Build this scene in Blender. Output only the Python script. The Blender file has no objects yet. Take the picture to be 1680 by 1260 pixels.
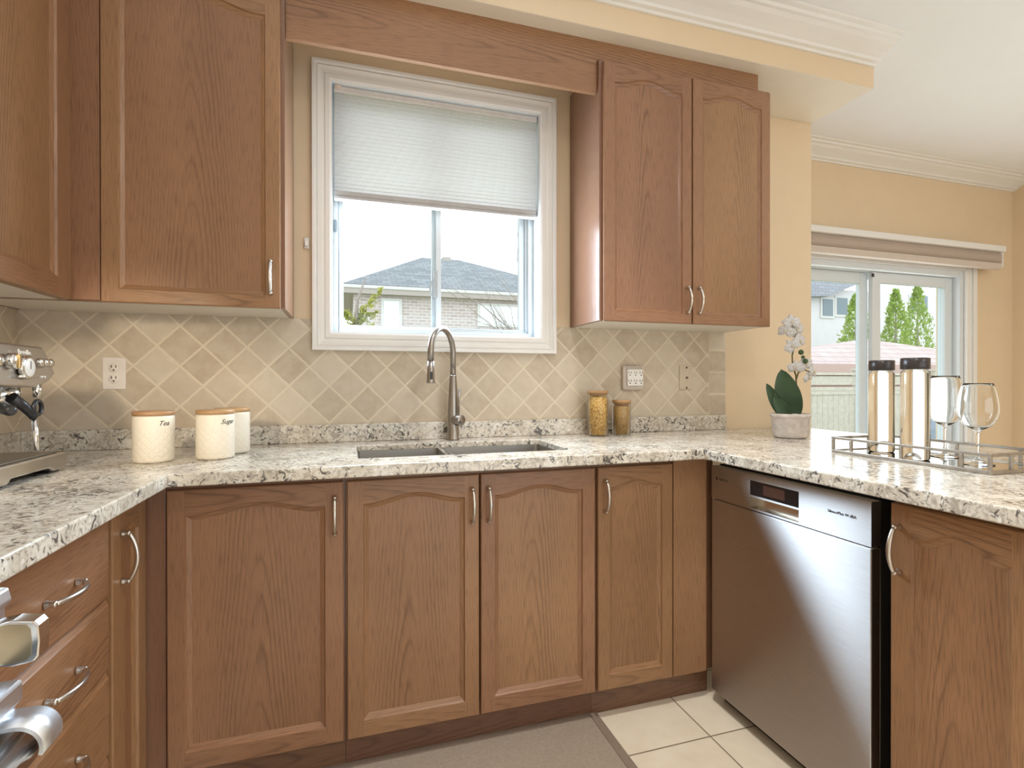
import bpy, bmesh, math, random
from mathutils import Vector, Matrix
random.seed(11)
S = bpy.context.scene
COL = S.collection
PI = math.pi

# ------------------------------------------------------------------ camera
cam_d = bpy.data.cameras.new('camera'); cam = bpy.data.objects.new('camera', cam_d); COL.objects.link(cam)
cam_d.sensor_width = 36.0; cam_d.lens = 36.0*858.38/1680.0; cam_d.clip_start = 0.02; cam_d.clip_end = 300
XA = Vector((0.95522774, -0.29587025, -0.00087380)); YA = Vector((0.00178592, 0.00281263, 0.99999445)); FW = Vector((0.29586615, 0.955224, -0.00321511))
CAM = Vector((1.11721, -2.26862, 1.15847))
cam.matrix_world = Matrix(((XA.x, YA.x, -FW.x, CAM.x), (XA.y, YA.y, -FW.y, CAM.y), (XA.z, YA.z, -FW.z, CAM.z), (0, 0, 0, 1)))
S.camera = cam

# ------------------------------------------------------------------ world, lights, exposure
W = bpy.data.worlds.new('sky'); S.world = W; W.use_nodes = True
bg = W.node_tree.nodes['Background']; bg.inputs[0].default_value = (0.88, 0.95, 1.0, 1); bg.inputs[1].default_value = 3.0
S.view_settings.view_transform = 'Standard'; S.view_settings.look = 'None'; S.view_settings.gamma = 1.0
S.view_settings.exposure = -0.25; S.view_settings.use_curve_mapping = False
S.cycles.use_denoising = True
S.cycles.max_bounces = 10; S.cycles.transparent_max_bounces = 12; S.cycles.diffuse_bounces = 5; S.cycles.transmission_bounces = 10
S.cycles.sample_clamp_indirect = 6.0

def area(name, loc, target, size, power, color, shape='DISK', size_y=None):
    d = bpy.data.lights.new(name, 'AREA'); d.shape = shape; d.size = size; d.energy = power; d.color = color
    if size_y: d.size_y = size_y
    o = bpy.data.objects.new(name, d); COL.objects.link(o); o.location = loc
    o.rotation_euler = (Vector(target)-Vector(loc)).to_track_quat('-Z', 'Y').to_euler()
    return o
WARM = (1.0, 0.84, 0.64)
area('kitchen_ceiling_lamp', (1.70, -2.25, 2.73), (1.70, -2.20, 0), 0.22, 15, (1.0, 0.955, 0.89))
def pot(name, loc, power, color, ang=82):
    d = bpy.data.lights.new(name, 'SPOT'); d.energy = power; d.color = color; d.spot_size = math.radians(ang); d.spot_blend = 0.7; d.shadow_soft_size = 0.06
    o = bpy.data.objects.new(name, d); COL.objects.link(o); o.location = loc
pot('hood_lamp', (0.36, -1.62, 1.52), 42, WARM, 44)
bpy.data.objects['hood_lamp'].rotation_euler = (Vector((0.40, -0.10, 0.96))-Vector((0.36, -1.62, 1.52))).to_track_quat('-Z', 'Y').to_euler()
pot('floor_fill_spot', (1.95, -1.05, 2.74), 115, (1.0, 0.96, 0.90))  # unseen spot added to brighten the floor and counters
area('breakfast_fill', (4.7, -1.6, 2.4), (4.7, -1.6, 0), 0.5, 6.5, (1.0, 0.97, 0.93))  # fill light added over the breakfast area, stands for no known fixture
area('ceiling_fill_uplight', (4.5, -1.9, 1.9), (4.5, -1.9, 2.7), 0.5, 5.5, (0.72, 0.86, 1.0))  # unseen uplight added to brighten and cool the ceiling
area('window_daylight_boost', (1.50, 0.066, 1.655), (1.50, -1.0, 1.655), 0.86, 36, (0.69, 0.85, 1.0), 'RECTANGLE', 0.50)  # area light added inside the sashes, strengthens daylight beyond the sky
area('patio_daylight_boost', (4.75, 0.605, 1.0), (4.75, -1.0, 1.0), 1.6, 19, (0.84, 0.92, 1.0), 'RECTANGLE', 1.9)  # area light added inside the door panels, on top of the sky
area('rear_room_fill', (3.7, -4.2, 2.70), (3.7, -4.0, 0), 0.6, 26, (1.0, 0.97, 0.92))  # unseen fill light added behind the camera to lift the room

# ------------------------------------------------------------------ helpers
class MB:
    """Collects faces with UVs (v runs along the grain, in metres)."""
    def __init__(s): s.v = []; s.f = []; s.uv = []; s.mi = []; s.sm = []
    def face(s, pts, uv=None, mi=0, sm=False):
        n = len(s.v); s.v += [tuple(p) for p in pts]; s.f.append(tuple(range(n, n+len(pts))))
        s.uv.append(uv if uv else [(p[0], p[2]) for p in pts]); s.mi.append(mi); s.sm.append(sm)
    def gface(s, pts, grain='z', off=(0, 0), mi=0, nrm=None):
        a = Vector(pts[1])-Vector(pts[0]); b = Vector(pts[-1])-Vector(pts[0]); n = a.cross(b)
        ax = [abs(n.x), abs(n.y), abs(n.z)]; k = ax.index(max(ax)); g = 'xyz'.index(grain)
        rest = [i for i in range(3) if i != k]
        if g in rest: ui = [i for i in rest if i != g][0]; uv = [(p[ui]+off[0], p[g]+off[1]) for p in pts]
        else: uv = [(p[rest[0]]+off[0], 0.15*p[rest[1]]+off[1]) for p in pts]
        s.face(pts, uv, mi)
    def box(s, x0, x1, y0, y1, z0, z1, grain='z', mi=0, off=None):
        if off is None: off = (random.uniform(0.12, 0.5), random.uniform(0, 9))
        p = lambda x, y, z: (x, y, z)
        for q in ([p(x0,y0,z0),p(x1,y0,z0),p(x1,y0,z1),p(x0,y0,z1)], [p(x1,y1,z0),p(x0,y1,z0),p(x0,y1,z1),p(x1,y1,z1)],
                  [p(x0,y1,z0),p(x0,y0,z0),p(x0,y0,z1),p(x0,y1,z1)], [p(x1,y0,z0),p(x1,y1,z0),p(x1,y1,z1),p(x1,y0,z1)],
                  [p(x0,y0,z1),p(x1,y0,z1),p(x1,y1,z1),p(x0,y1,z1)], [p(x0,y1,z0),p(x1,y1,z0),p(x1,y0,z0),p(x0,y0,z0)]):
            s.gface(q, grain, off, mi)
        return s
    def tube(s, pts, r, seg=10, caps=True, mi=0, sx=1.0):
        pts = [Vector(p) for p in pts]; n = len(pts)
        rr = r if isinstance(r, (list, tuple)) else [r]*n
        t0 = (pts[1]-pts[0]).normalized(); ref = Vector((0, 0, 1)) if abs(t0.z) < 0.9 else Vector((1, 0, 0))
        u = t0.cross(ref).normalized(); rings = []
        for i in range(n):
            t = (pts[min(i+1, n-1)]-pts[max(i-1, 0)]).normalized()
            u = (u-t*u.dot(t)).normalized(); w = t.cross(u)
            rings.append([pts[i]+(u*math.cos(2*PI*k/seg)*sx+w*math.sin(2*PI*k/seg))*rr[i] for k in range(seg)])
        d = 0
        for i in range(n-1):
            e = d+(pts[i+1]-pts[i]).length
            for k in range(seg):
                k2 = (k+1) % seg
                s.face([rings[i][k], rings[i][k2], rings[i+1][k2], rings[i+1][k]], [(k/seg*.1, d), ((k+1)/seg*.1, d), ((k+1)/seg*.1, e), (k/seg*.1, e)], mi, True)
            d = e
        if caps:
            s.face(list(reversed(rings[0])), None, mi); s.face(rings[-1], None, mi)
        return s
    def lathe(s, prof, c=(0, 0, 0), seg=32, mi=0, axis='z', sm=True, sy=1.0):
        """prof: (radius, height) points; closed where the radius is 0."""
        c = Vector(c)
        def P(r, h, a):
            x, y = r*math.cos(a), r*math.sin(a)*sy
            if axis == 'z': return c+Vector((x, y, h))
            if axis == 'x': return c+Vector((h, x, y))
            if axis == '-y': return c+Vector((x, -h, y))
            return c+axis@Vector((x, y, h))
        for i in range(len(prof)-1):
            (r0, h0), (r1, h1) = prof[i], prof[i+1]
            for k in range(seg):
                a0, a1 = 2*PI*k/seg, 2*PI*(k+1)/seg
                uv = [(k/seg, h0), ((k+1)/seg, h0), ((k+1)/seg, h1), (k/seg, h1)]
                if r0 < 1e-6 and r1 < 1e-6: continue
                if r0 < 1e-6: s.face([P(0, h0, 0), P(r1, h1, a1), P(r1, h1, a0)], [uv[0], uv[2], uv[3]], mi, sm)
                elif r1 < 1e-6: s.face([P(r0, h0, a0), P(r0, h0, a1), P(0, h1, 0)], [uv[0], uv[1], uv[2]], mi, sm)
                else: s.face([P(r0, h0, a0), P(r0, h0, a1), P(r1, h1, a1), P(r1, h1, a0)], uv, mi, sm)
        return s
    def prism(s, poly, axis, a, b, mi=0, grain='x', off=None, sm=False):
        """Extrude a polygon given in the two other axes along axis from a to b."""
        if off is None: off = (random.uniform(0.12, 0.5), random.uniform(0, 9))
        def P(p, h):
            return {'x': (h, p[0], p[1]), 'y': (p[0], h, p[1]), 'z': (p[0], p[1], h)}[axis]
        n = len(poly)
        for i in range(n):
            p, q = poly[i], poly[(i+1) % n]
            s.gface([P(p, a), P(q, a), P(q, b), P(p, b)], grain, off, mi)
        s.gface([P(p, a) for p in reversed(poly)], grain, off, mi); s.gface([P(p, b) for p in poly], grain, off, mi)
        return s
    def xf(s, M, start=0):
        for i in range(start, len(s.v)): s.v[i] = tuple(M @ Vector(s.v[i]))
        return s
    def build(s, name, mats, parent=None, bevel=0.0, seg=2, merge=True, angle=40):
        me = bpy.data.meshes.new(name); me.from_pydata(s.v, [], s.f)
        lay = me.uv_layers.new(name='UVMap'); k = 0
        for uv in s.uv:
            for q in uv: lay.data[k].uv = q; k += 1
        if not isinstance(mats, (list, tuple)): mats = [mats]
        for m in mats: me.materials.append(m)
        for p, mi, sm in zip(me.polygons, s.mi, s.sm): p.material_index = mi; p.use_smooth = sm
        if merge:
            bm = bmesh.new(); bm.from_mesh(me); bmesh.ops.remove_doubles(bm, verts=bm.verts, dist=1e-5)
            bmesh.ops.recalc_face_normals(bm, faces=bm.faces); bm.to_mesh(me); bm.free()
        me.update()
        o = bpy.data.objects.new(name, me); COL.objects.link(o)
        if parent is not None: o.parent = parent
        if bevel > 0:
            b = o.modifiers.new('bevel', 'BEVEL'); b.width = bevel; b.segments = seg; b.limit_method = 'ANGLE'; b.angle_limit = math.radians(angle)
        return o

def tag(o, label, cat, group=None, kind=None):
    o['label'] = label; o['category'] = cat
    if group: o['group'] = group
    if kind: o['kind'] = kind
    return o
def thing(name, label, cat, loc=(0, 0, 0), rz=0.0, group=None):
    o = bpy.data.objects.new(name, None); COL.objects.link(o); o.location = loc; o.rotation_euler = (0, 0, rz)
    o.empty_display_size = 0.05
    return tag(o, label, cat, group)
def struct(o, label=None):
    o['kind'] = 'structure'
    if label: o['label'] = label
    return o
def copy_thing(root, loc, rz=None):
    r = root.copy(); COL.objects.link(r); r.location = loc
    if rz is not None: r.rotation_euler = (0, 0, rz)
    for ch in list(root.children):
        c = ch.copy(); COL.objects.link(c); c.parent = r
        for g in list(ch.children):
            d = g.copy(); COL.objects.link(d); d.parent = c
    return r
def text_mb(body, size, shear=0.0, depth=0.0004, mb=None):
    """Letters as a flat mesh in x (along) and z (up), centred, front at y=0."""
    cu = bpy.data.curves.new('t', 'FONT'); cu.body = body; cu.size = size; cu.shear = shear; cu.align_x = 'CENTER'; cu.extrude = depth; cu.resolution_u = 3
    o = bpy.data.objects.new('t', cu); COL.objects.link(o)
    dg = bpy.context.evaluated_depsgraph_get(); me = bpy.data.meshes.new_from_object(o.evaluated_get(dg))
    m = mb or MB()
    for p in me.polygons: m.face([(me.vertices[i].co.x, -me.vertices[i].co.z, me.vertices[i].co.y) for i in p.vertices])
    bpy.data.objects.remove(o); bpy.data.curves.remove(cu); bpy.data.meshes.remove(me)
    return m

# ------------------------------------------------------------------ materials
class NT:
    def __init__(s, name):
        s.m = bpy.data.materials.new(name); s.m.use_nodes = True; s.t = s.m.node_tree; s.t.nodes.clear()
        s.out = s.t.nodes.new('ShaderNodeOutputMaterial')
    def n(s, typ, props=None, **ins):
        nd = s.t.nodes.new('ShaderNode'+typ)
        for k, v in (props or {}).items(): setattr(nd, k, v)
        for k, v in ins.items(): s.set(nd, k, v)
        return nd
    def set(s, nd, k, v):
        key = k.replace('_', ' ')
        sock = nd.inputs[int(k[1:])] if k[0] == 'i' and k[1:].isdigit() else nd.inputs[key]
        if isinstance(v, bpy.types.NodeSocket): s.t.links.new(v, sock)
        elif isinstance(v, bpy.types.Node): s.t.links.new(v.outputs[0], sock)
        else: sock.default_value = v
    def math(s, op, a, b=0.0, clamp=False): 
        nd = s.n('Math', {'operation': op, 'use_clamp': clamp}, i0=a, i1=b); return nd.outputs[0]
    def mix(s, f, a, b, blend='MIX'):
        nd = s.t.nodes.new('ShaderNodeMix'); nd.data_type = 'RGBA'; nd.blend_type = blend
        for idx, v in ((0, f), (6, a), (7, b)):
            if isinstance(v, bpy.types.NodeSocket): s.t.links.new(v, nd.inputs[idx])
            elif isinstance(v, bpy.types.Node): s.t.links.new(v.outputs[0], nd.inputs[idx])
            else: nd.inputs[idx].default_value = v
        return nd.outputs[2]
    def ramp(s, fac, stops, interp='LINEAR'):
        nd = s.n('ValToRGB', None, Fac=fac); nd.color_ramp.interpolation = interp
        e = nd.color_ramp.elements
        while len(e) < len(stops): e.new(0.5)
        for el, (p, c) in zip(e, stops): el.position = p; el.color = c if len(c) == 4 else (*c, 1)
        return nd.outputs[0]
    def bsdf(s, **k):
        b = s.n('BsdfPrincipled', None, **k); s.t.links.new(b.outputs[0], s.out.inputs[0]); s.b = b; return b
    def bump(s, h, strength=0.3, dist=0.002):
        nd = s.n('Bump', None, Height=h, Strength=strength, Distance=dist); s.set(s.b, 'Normal', nd.outputs[0])
def G(v): return (v, v, v)
def c4(c): return (*c, 1)

def plain(name, col, rough=0.5, metal=0.0, var=0.06, scale=30, bump=0.0, spec=0.5, coat=0.0):
    t = NT(name); tc = t.n('TexCoord').outputs['Object']
    nz = t.n('TexNoise', None, Vector=tc, Scale=scale, Detail=3.0)
    a = tuple(max(0, x*(1-var)) for x in col); b = tuple(min(1, x*(1+var)) for x in col)
    cc = t.ramp(nz.outputs[0], [(0.3, a), (0.7, b)])
    t.bsdf(Base_Color=cc, Roughness=rough, Metallic=metal, Specular_IOR_Level=spec, Coat_Weight=coat)
    if bump: t.bump(nz.outputs[0], bump, 0.002)
    return t.m

def make_wood(name, light, mid, dark, rough=0.36, freq=6.5, side=100.0, amt=0.66):
    t = NT(name); uv = t.n('TexCoord').outputs['UV']
    oi = t.n('ObjectInfo'); sp = t.n('SeparateXYZ', None, Vector=uv)
    rnd = oi.outputs['Random']
    u = sp.outputs[0]; v = t.math('ADD', sp.outputs[1], t.math('MULTIPLY', rnd, 37.0))
    wob = t.n('TexNoise', {'noise_dimensions': '2D'}, Vector=t.n('CombineXYZ', None, X=t.math('MULTIPLY', u, 5.0), Y=t.math('MULTIPLY', v, 1.3)), Scale=1.0, Detail=3.0).outputs[0]
    fine = t.n('TexNoise', {'noise_dimensions': '2D'}, Vector=t.n('CombineXYZ', None, X=t.math('MULTIPLY', u, 40.0), Y=t.math('MULTIPLY', v, 9.0)), Scale=1.0, Detail=2.0).outputs[0]
    uu = t.math('SQRT', t.math('ADD', t.math('MULTIPLY', u, u), 0.0016))
    val = t.math('ADD', t.math('MULTIPLY', v, freq), t.math('MULTIPLY', uu, side))
    val = t.math('ADD', val, t.math('MULTIPLY', wob, 3.2)); val = t.math('ADD', val, t.math('MULTIPLY', fine, 0.30))
    fr = t.math('FRACT', val)
    line = t.ramp(fr, [(0.0, G(0.6)), (0.12, G(0.10)), (0.45, G(0.0)), (0.78, G(0.28)), (0.93, G(1.0)), (1.0, G(0.6))])
    stren = t.n('TexNoise', {'noise_dimensions': '2D'}, Vector=t.n('CombineXYZ', None, X=t.math('MULTIPLY', u, 9.0), Y=t.math('MULTIPLY', v, 1.1)), Scale=1.0, Detail=1.0).outputs[0]
    stren = t.ramp(stren, [(0.36, G(0.15)), (0.66, G(1.0))])
    stren = t.math('MULTIPLY', stren, t.ramp(t.math('ABSOLUTE', u), [(0.07, G(1.0)), (0.15, G(0.34))]))
    pores = t.n('TexNoise', {'noise_dimensions': '2D'}, Vector=t.n('CombineXYZ', None, X=t.math('MULTIPLY', u, 420.0), Y=t.math('MULTIPLY', v, 16.0)), Scale=1.0, Detail=2.0).outputs[0]
    pr = t.ramp(pores, [(0.50, G(0.0)), (0.68, G(1.0))])
    tone = t.n('TexNoise', {'noise_dimensions': '2D'}, Vector=t.n('CombineXYZ', None, X=t.math('MULTIPLY', u, 3.0), Y=t.math('MULTIPLY', v, 1.0)), Scale=1.0, Detail=2.0).outputs[0]
    base = t.mix(t.ramp(tone, [(0.3, G(0.0)), (0.7, G(1.0))]), c4(mid), c4(light))
    base = t.mix(t.math('MULTIPLY', t.math('MULTIPLY', line, stren), amt), base, c4(dark))
    base = t.mix(t.math('MULTIPLY', pr, 0.40), base, c4(dark))
    hsv = t.n('HueSaturation', None, Hue=t.math('ADD', 0.494, t.math('MULTIPLY', rnd, 0.012)), Saturation=1.0, Value=t.math('ADD', 0.92, t.math('MULTIPLY', rnd, 0.16)), Color=base)
    rg = t.math('ADD', rough, t.math('MULTIPLY', pores, 0.12))
    t.bsdf(Base_Color=hsv, Roughness=rg, Specular_IOR_Level=0.5, Coat_Weight=0.15, Coat_Roughness=0.22)
    t.bump(t.math('ADD', t.math('MULTIPLY', line, 0.5), pr), 0.10, 0.001)
    return t.m
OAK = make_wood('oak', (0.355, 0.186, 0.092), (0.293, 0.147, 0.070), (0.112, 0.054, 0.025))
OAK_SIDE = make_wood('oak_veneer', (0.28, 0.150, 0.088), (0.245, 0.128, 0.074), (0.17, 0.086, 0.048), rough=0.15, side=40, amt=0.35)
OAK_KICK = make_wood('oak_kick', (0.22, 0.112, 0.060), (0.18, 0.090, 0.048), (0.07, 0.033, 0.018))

def make_granite():
    t = NT('granite'); tc = t.n('TexCoord').outputs['Object']
    warp = t.n('TexNoise', None, Vector=tc, Scale=14.0, Detail=2.0)
    co = t.n('VectorMath', {'operation': 'ADD'}, i0=tc, i1=t.n('VectorMath', {'operation': 'SCALE'}, i0=warp.outputs['Color'], Scale=0.05))
    cloud = t.n('TexNoise', None, Vector=co, Scale=11.0, Detail=3.0).outputs[0]
    base = t.ramp(cloud, [(0.32, (0.56, 0.50, 0.41)), (0.50, (0.70, 0.645, 0.55)), (0.68, (0.80, 0.765, 0.69))])
    g1 = t.n('TexNoise', None, Vector=co, Scale=60.0, Detail=4.0, Roughness=0.65, Distortion=1.0).outputs[0]
    base = t.mix(t.ramp(g1, [(0.47, G(0.0)), (0.62, G(0.75))]), base, (0.34, 0.295, 0.24, 1))
    clus = t.n('TexNoise', None, Vector=co, Scale=8.0, Detail=2.0).outputs[0]
    g2 = t.n('TexNoise', None, Vector=t.n('Mapping', None, Vector=co, Location=(3.1, 1.7, 0.4)), Scale=52.0, Detail=4.0, Roughness=0.55, Distortion=1.4).outputs[0]
    g2b = t.math('ADD', g2, t.math('MULTIPLY', t.math('SUBTRACT', clus, 0.5), 0.40))
    base = t.mix(t.ramp(g2b, [(0.552, G(0.0)), (0.635, G(0.90))]), base, (0.060, 0.052, 0.050, 1))
    g3 = t.n('TexNoise', None, Vector=t.n('Mapping', None, Vector=co, Location=(7.1, 0.7, 2.4)), Scale=75.0, Detail=3.0).outputs[0]
    base = t.mix(t.ramp(g3, [(0.60, G(0.0)), (0.68, G(0.7))]), base, (0.88, 0.86, 0.81, 1))
    t.bsdf(Base_Color=base, Roughness=0.17, Specular_IOR_Level=0.5)
    return t.m
GRANITE = make_granite()

def make_backsplash(border=False, side=False):
    t = NT('tile_border' if border else 'travertine_tile'); tc = t.n('TexCoord').outputs['Object']; sp = t.n('SeparateXYZ', None, Vector=tc)
    x, z = sp.outputs[1 if side else 0], sp.outputs[2]
    if border:
        a = t.math('DIVIDE', t.math('SUBTRACT', x, 2.876), 0.108); b = t.math('DIVIDE', t.math('SUBTRACT', z, 1.0975), 0.1120); h = 0.045
    else:
        D = 0.1525
        xx = t.math('SUBTRACT', x, 0.198); zz = t.math('SUBTRACT', z, 1.374)
        a = t.math('DIVIDE', t.math('ADD', xx, zz), D); b = t.math('DIVIDE', t.math('SUBTRACT', xx, zz), D); h = 0.040
    fa = t.math('FRACT', t.math('ADD', a, 100.0)); fb = t.math('FRACT', t.math('ADD', b, 100.0))
    da = t.math('MINIMUM', fa, t.math('SUBTRACT', 1.0, fa)); db = t.math('MINIMUM', fb, t.math('SUBTRACT', 1.0, fb))
    wig = t.n('TexNoise', None, Vector=tc, Scale=55.0, Detail=2.0).outputs[0]
    d = t.math('ADD', t.math('MINIMUM', da, db), t.math('MULTIPLY', t.math('SUBTRACT', wig, 0.5), 0.03))
    gm = t.ramp(d, [(h*0.55, G(1.0)), (h*1.15, G(0.0))])
    cell = t.n('CombineXYZ', None, X=t.math('FLOOR', t.math('ADD', a, 100.0)), Y=t.math('FLOOR', t.math('ADD', b, 100.0)), Z=3.0)
    rnd = t.n('TexWhiteNoise', None, Vector=cell).outputs[0]
    col = t.ramp(rnd, [(0.0, (0.50, 0.405, 0.300)), (0.5, (0.575, 0.48, 0.365)), (1.0, (0.64, 0.55, 0.435))])
    n1 = t.n('TexNoise', None, Vector=t.n('VectorMath', {'operation': 'ADD'}, i0=tc, i1=t.n('VectorMath', {'operation': 'SCALE'}, i0=cell, Scale=0.37)), Scale=22.0, Detail=5.0, Roughness=0.6).outputs[0]
    col = t.mix(t.ramp(n1, [(0.35, G(0.0)), (0.72, G(0.5))]), col, (0.70, 0.63, 0.52, 1))
    pit = t.n('TexNoise', None, Vector=tc, Scale=150.0, Detail=2.0).outputs[0]
    col = t.mix(t.ramp(pit, [(0.66, G(0.0)), (0.76, G(0.35))]), col, (0.34, 0.27, 0.19, 1))
    col = t.mix(gm, col, (0.72, 0.625, 0.49, 1))
    t.bsdf(Base_Color=col, Roughness=0.62, Specular_IOR_Level=0.3)
    t.bump(t.math('ADD', t.math('MULTIPLY', t.ramp(d, [(0.0, G(0.0)), (0.13, G(1.0))]), 1.0), t.math('MULTIPLY', n1, 0.35)), 0.5, 0.003)
    return t.m

def make_side_tile(): return make_backsplash(False, True)
def make_floor():
    t = NT('floor_tile'); tc = t.n('TexCoord').outputs['Object']; sp = t.n('SeparateXYZ', None, Vector=tc)
    T = 0.345
    a = t.math('ADD', t.math('DIVIDE', t.math('SUBTRACT', sp.outputs[0], 2.282), T), 100.0); b = t.math('ADD', t.math('DIVIDE', t.math('SUBTRACT', sp.outputs[1], -0.777), T), 100.0)
    fa, fb = t.math('FRACT', a), t.math('FRACT', b)
    d = t.math('MINIMUM', t.math('MINIMUM', fa, t.math('SUBTRACT', 1.0, fa)), t.math('MINIMUM', fb, t.math('SUBTRACT', 1.0, fb)))
    rnd = t.n('TexWhiteNoise', None, Vector=t.n('CombineXYZ', None, X=t.math('FLOOR', a), Y=t.math('FLOOR', b))).outputs[0]
    n1 = t.n('TexNoise', None, Vector=tc, Scale=14.0, Detail=5.0).outputs[0]
    col = t.ramp(t.math('ADD', t.math('MULTIPLY', rnd, 0.3), t.math('MULTIPLY', n1, 0.7)), [(0.25, (0.76, 0.67, 0.53)), (0.75, (0.87, 0.80, 0.67))])
    col = t.mix(t.ramp(d, [(0.005, G(1.0)), (0.009, G(0.0))]), col, (0.20, 0.15, 0.10, 1))
    t.bsdf(Base_Color=col, Roughness=0.34, Specular_IOR_Level=0.4)
    t.bump(t.ramp(d, [(0.0, G(0.0)), (0.02, G(1.0))]), 0.3, 0.002)
    return t.m

def make_steel(name, col=(0.74, 0.73, 0.725), rough=0.50, aniso=1.0, rot=0.25, streak=900.0):
    t = NT(name); uv = t.n('TexCoord').outputs['UV']; sp = t.n('SeparateXYZ', None, Vector=uv)
    nz = t.n('TexNoise', {'noise_dimensions': '2D'}, Vector=t.n('CombineXYZ', None, X=t.math('MULTIPLY', sp.outputs[0], 12.0), Y=t.math('MULTIPLY', sp.outputs[1], streak)), Scale=1.0, Detail=2.0).outputs[0]
    tg = t.n('Tangent', {'direction_type': 'UV_MAP'})
    cc = t.ramp(nz, [(0.3, tuple(x*0.94 for x in col)), (0.7, tuple(min(1, x*1.05) for x in col))])
    t.bsdf(Base_Color=cc, Metallic=1.0, Roughness=t.math('ADD', rough-0.03, t.math('MULTIPLY', nz, 0.06)), Anisotropic=aniso, Anisotropic_Rotation=rot, Tangent=tg)
    return t.m
STEEL = make_steel('brushed_steel')
STEEL_SINK = make_steel('sink_steel', (0.50, 0.47, 0.43), 0.34, 0.3)
NICKEL = plain('satin_nickel', (0.66, 0.62, 0.57), 0.26, 1.0, 0.04)
CHROME = plain('chrome', (0.78, 0.77, 0.75), 0.14, 1.0, 0.02)
ESP_STEEL = plain('machine_steel', (0.55, 0.53, 0.50), 0.27, 1.0, 0.04)
PEWTER = plain('aged_silver', (0.42, 0.38, 0.33), 0.34, 1.0, 0.12, 60)
BLACK = plain('black_plastic', (0.016, 0.016, 0.018), 0.35)
DARKGAP = plain('dark_cavity', (0.012, 0.011, 0.011), 0.6)
BLACKGLASS = plain('black_glass', (0.02, 0.019, 0.021), 0.08)
DISPLAY = plain('display', (0.12, 0.065, 0.055), 0.15)
PAINT = plain('peach_wall_paint', (0.76, 0.60, 0.41), 0.55, 0, 0.015, 8, 0.02, 0.35)
CEIL = plain('ceiling_paint', (0.87, 0.88, 0.90), 0.75, 0, 0.01, 6)
TRIM = plain('white_trim', (0.82, 0.80, 0.77), 0.38, 0, 0.012, 10)
VINYL = plain('white_vinyl', (0.70, 0.745, 0.775), 0.35, 0, 0.01, 10)
MELAMINE = plain('melamine', (0.74, 0.69, 0.61), 0.5, 0, 0.02, 14)
PLATE = plain('outlet_plastic', (0.80, 0.73, 0.67), 0.35, 0, 0.01)
PLATE_W = plain('white_plastic', (0.86, 0.84, 0.80), 0.35, 0, 0.01)
PLATE_T = plain('beige_plastic', (0.62, 0.52, 0.40), 0.4, 0, 0.01)
SLOT = plain('slot', (0.05, 0.03, 0.02), 0.6)
INK = plain('ink', (0.05, 0.045, 0.045), 0.5)
RUG = plain('mat_vinyl', (0.36, 0.295, 0.235), 0.6, 0, 0.08, 90, 0.15)
RUG_EDGE = plain('mat_edge', (0.26, 0.20, 0.155), 0.6, 0, 0.08, 90, 0.15)
FABRIC_VAL = plain('roller_fabric', (0.46, 0.37, 0.31), 0.8, 0, 0.05, 120)
FABRIC_VAL2 = plain('roller_hem', (0.62, 0.53, 0.46), 0.8, 0, 0.04, 120)
LIDWOOD = make_wood('bamboo', (0.50, 0.30, 0.14), (0.44, 0.25, 0.11), (0.30, 0.16, 0.07))
GRILL = plain('grill_cover', (0.20, 0.25, 0.32), 0.6, 0, 0.08)

def make_glass(name, col=(1, 1, 1), ior=1.45, rough=0.0):
    t = NT(name); t.bsdf(Base_Color=c4(col), Transmission_Weight=1.0, Roughness=rough, IOR=ior); return t.m
GLASS = make_glass('clear_glass', (0.98, 0.985, 0.98), 1.45)
WATER = make_glass('water_bottle_glass', (0.97, 0.96, 0.92), 1.36)
def make_thin_glass(name, tint=(0.97, 0.99, 1.0), f=0.05, rough=0.02):
    t = NT(name); tr = t.n('BsdfTransparent', None, Color=c4(tint)); gl = t.n('BsdfGlossy', None, Roughness=rough, Color=(1, 1, 1, 1))
    lw = t.n('LayerWeight', None, Blend=0.12)
    fac = t.math('ADD', t.math('MULTIPLY', lw.outputs['Fresnel'], 0.6), f, True)
    mx = t.n('MixShader', None, i0=fac, i1=tr, i2=gl); t.t.links.new(mx.outputs[0], t.out.inputs[0]); return t.m
PANE = make_thin_glass('window_glass', (0.97, 0.99, 1.0), 0.015)
JARGLASS = make_thin_glass('jar_glass', (0.97, 0.97, 0.96), 0.015, 0.05)
def make_mirror():
    t = NT('mirror'); t.bsdf(Base_Color=(0.82, 0.83, 0.80, 1), Metallic=1.0, Roughness=0.03); return t.m
MIRROR = make_mirror()
def make_shade():
    t = NT('cellular_fabric'); tc = t.n('TexCoord').outputs['Object']
    nz = t.n('TexNoise', None, Vector=t.n('Mapping', None, Vector=tc, Scale=(14.0, 14.0, 400.0)), Scale=1.0, Detail=2.0).outputs[0]
    col = t.ramp(nz, [(0.3, (0.70, 0.66, 0.61)), (0.7, (0.78, 0.745, 0.70))])
    d = t.n('BsdfDiffuse', None, Color=col); tr = t.n('BsdfTranslucent', None, Color=(0.93, 0.92, 0.93, 1))
    mx = t.n('MixShader', None, i0=0.74, i1=d, i2=tr); t.t.links.new(mx.outputs[0], t.out.inputs[0]); return t.m
SHADE = make_shade()
def make_leaf(name, a, b, trans=0.25):
    t = NT(name); tc = t.n('TexCoord').outputs['Object']
    nz = t.n('TexNoise', None, Vector=tc, Scale=9.0, Detail=3.0).outputs[0]
    col = t.ramp(nz, [(0.3, a), (0.7, b)])
    pb = t.n('BsdfPrincipled', None, Base_Color=col, Roughness=0.5); tr = t.n('BsdfTranslucent', None, Color=col)
    mx = t.n('MixShader', None, i0=trans, i1=pb, i2=tr); t.t.links.new(mx.outputs[0], t.out.inputs[0]); return t.m
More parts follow.
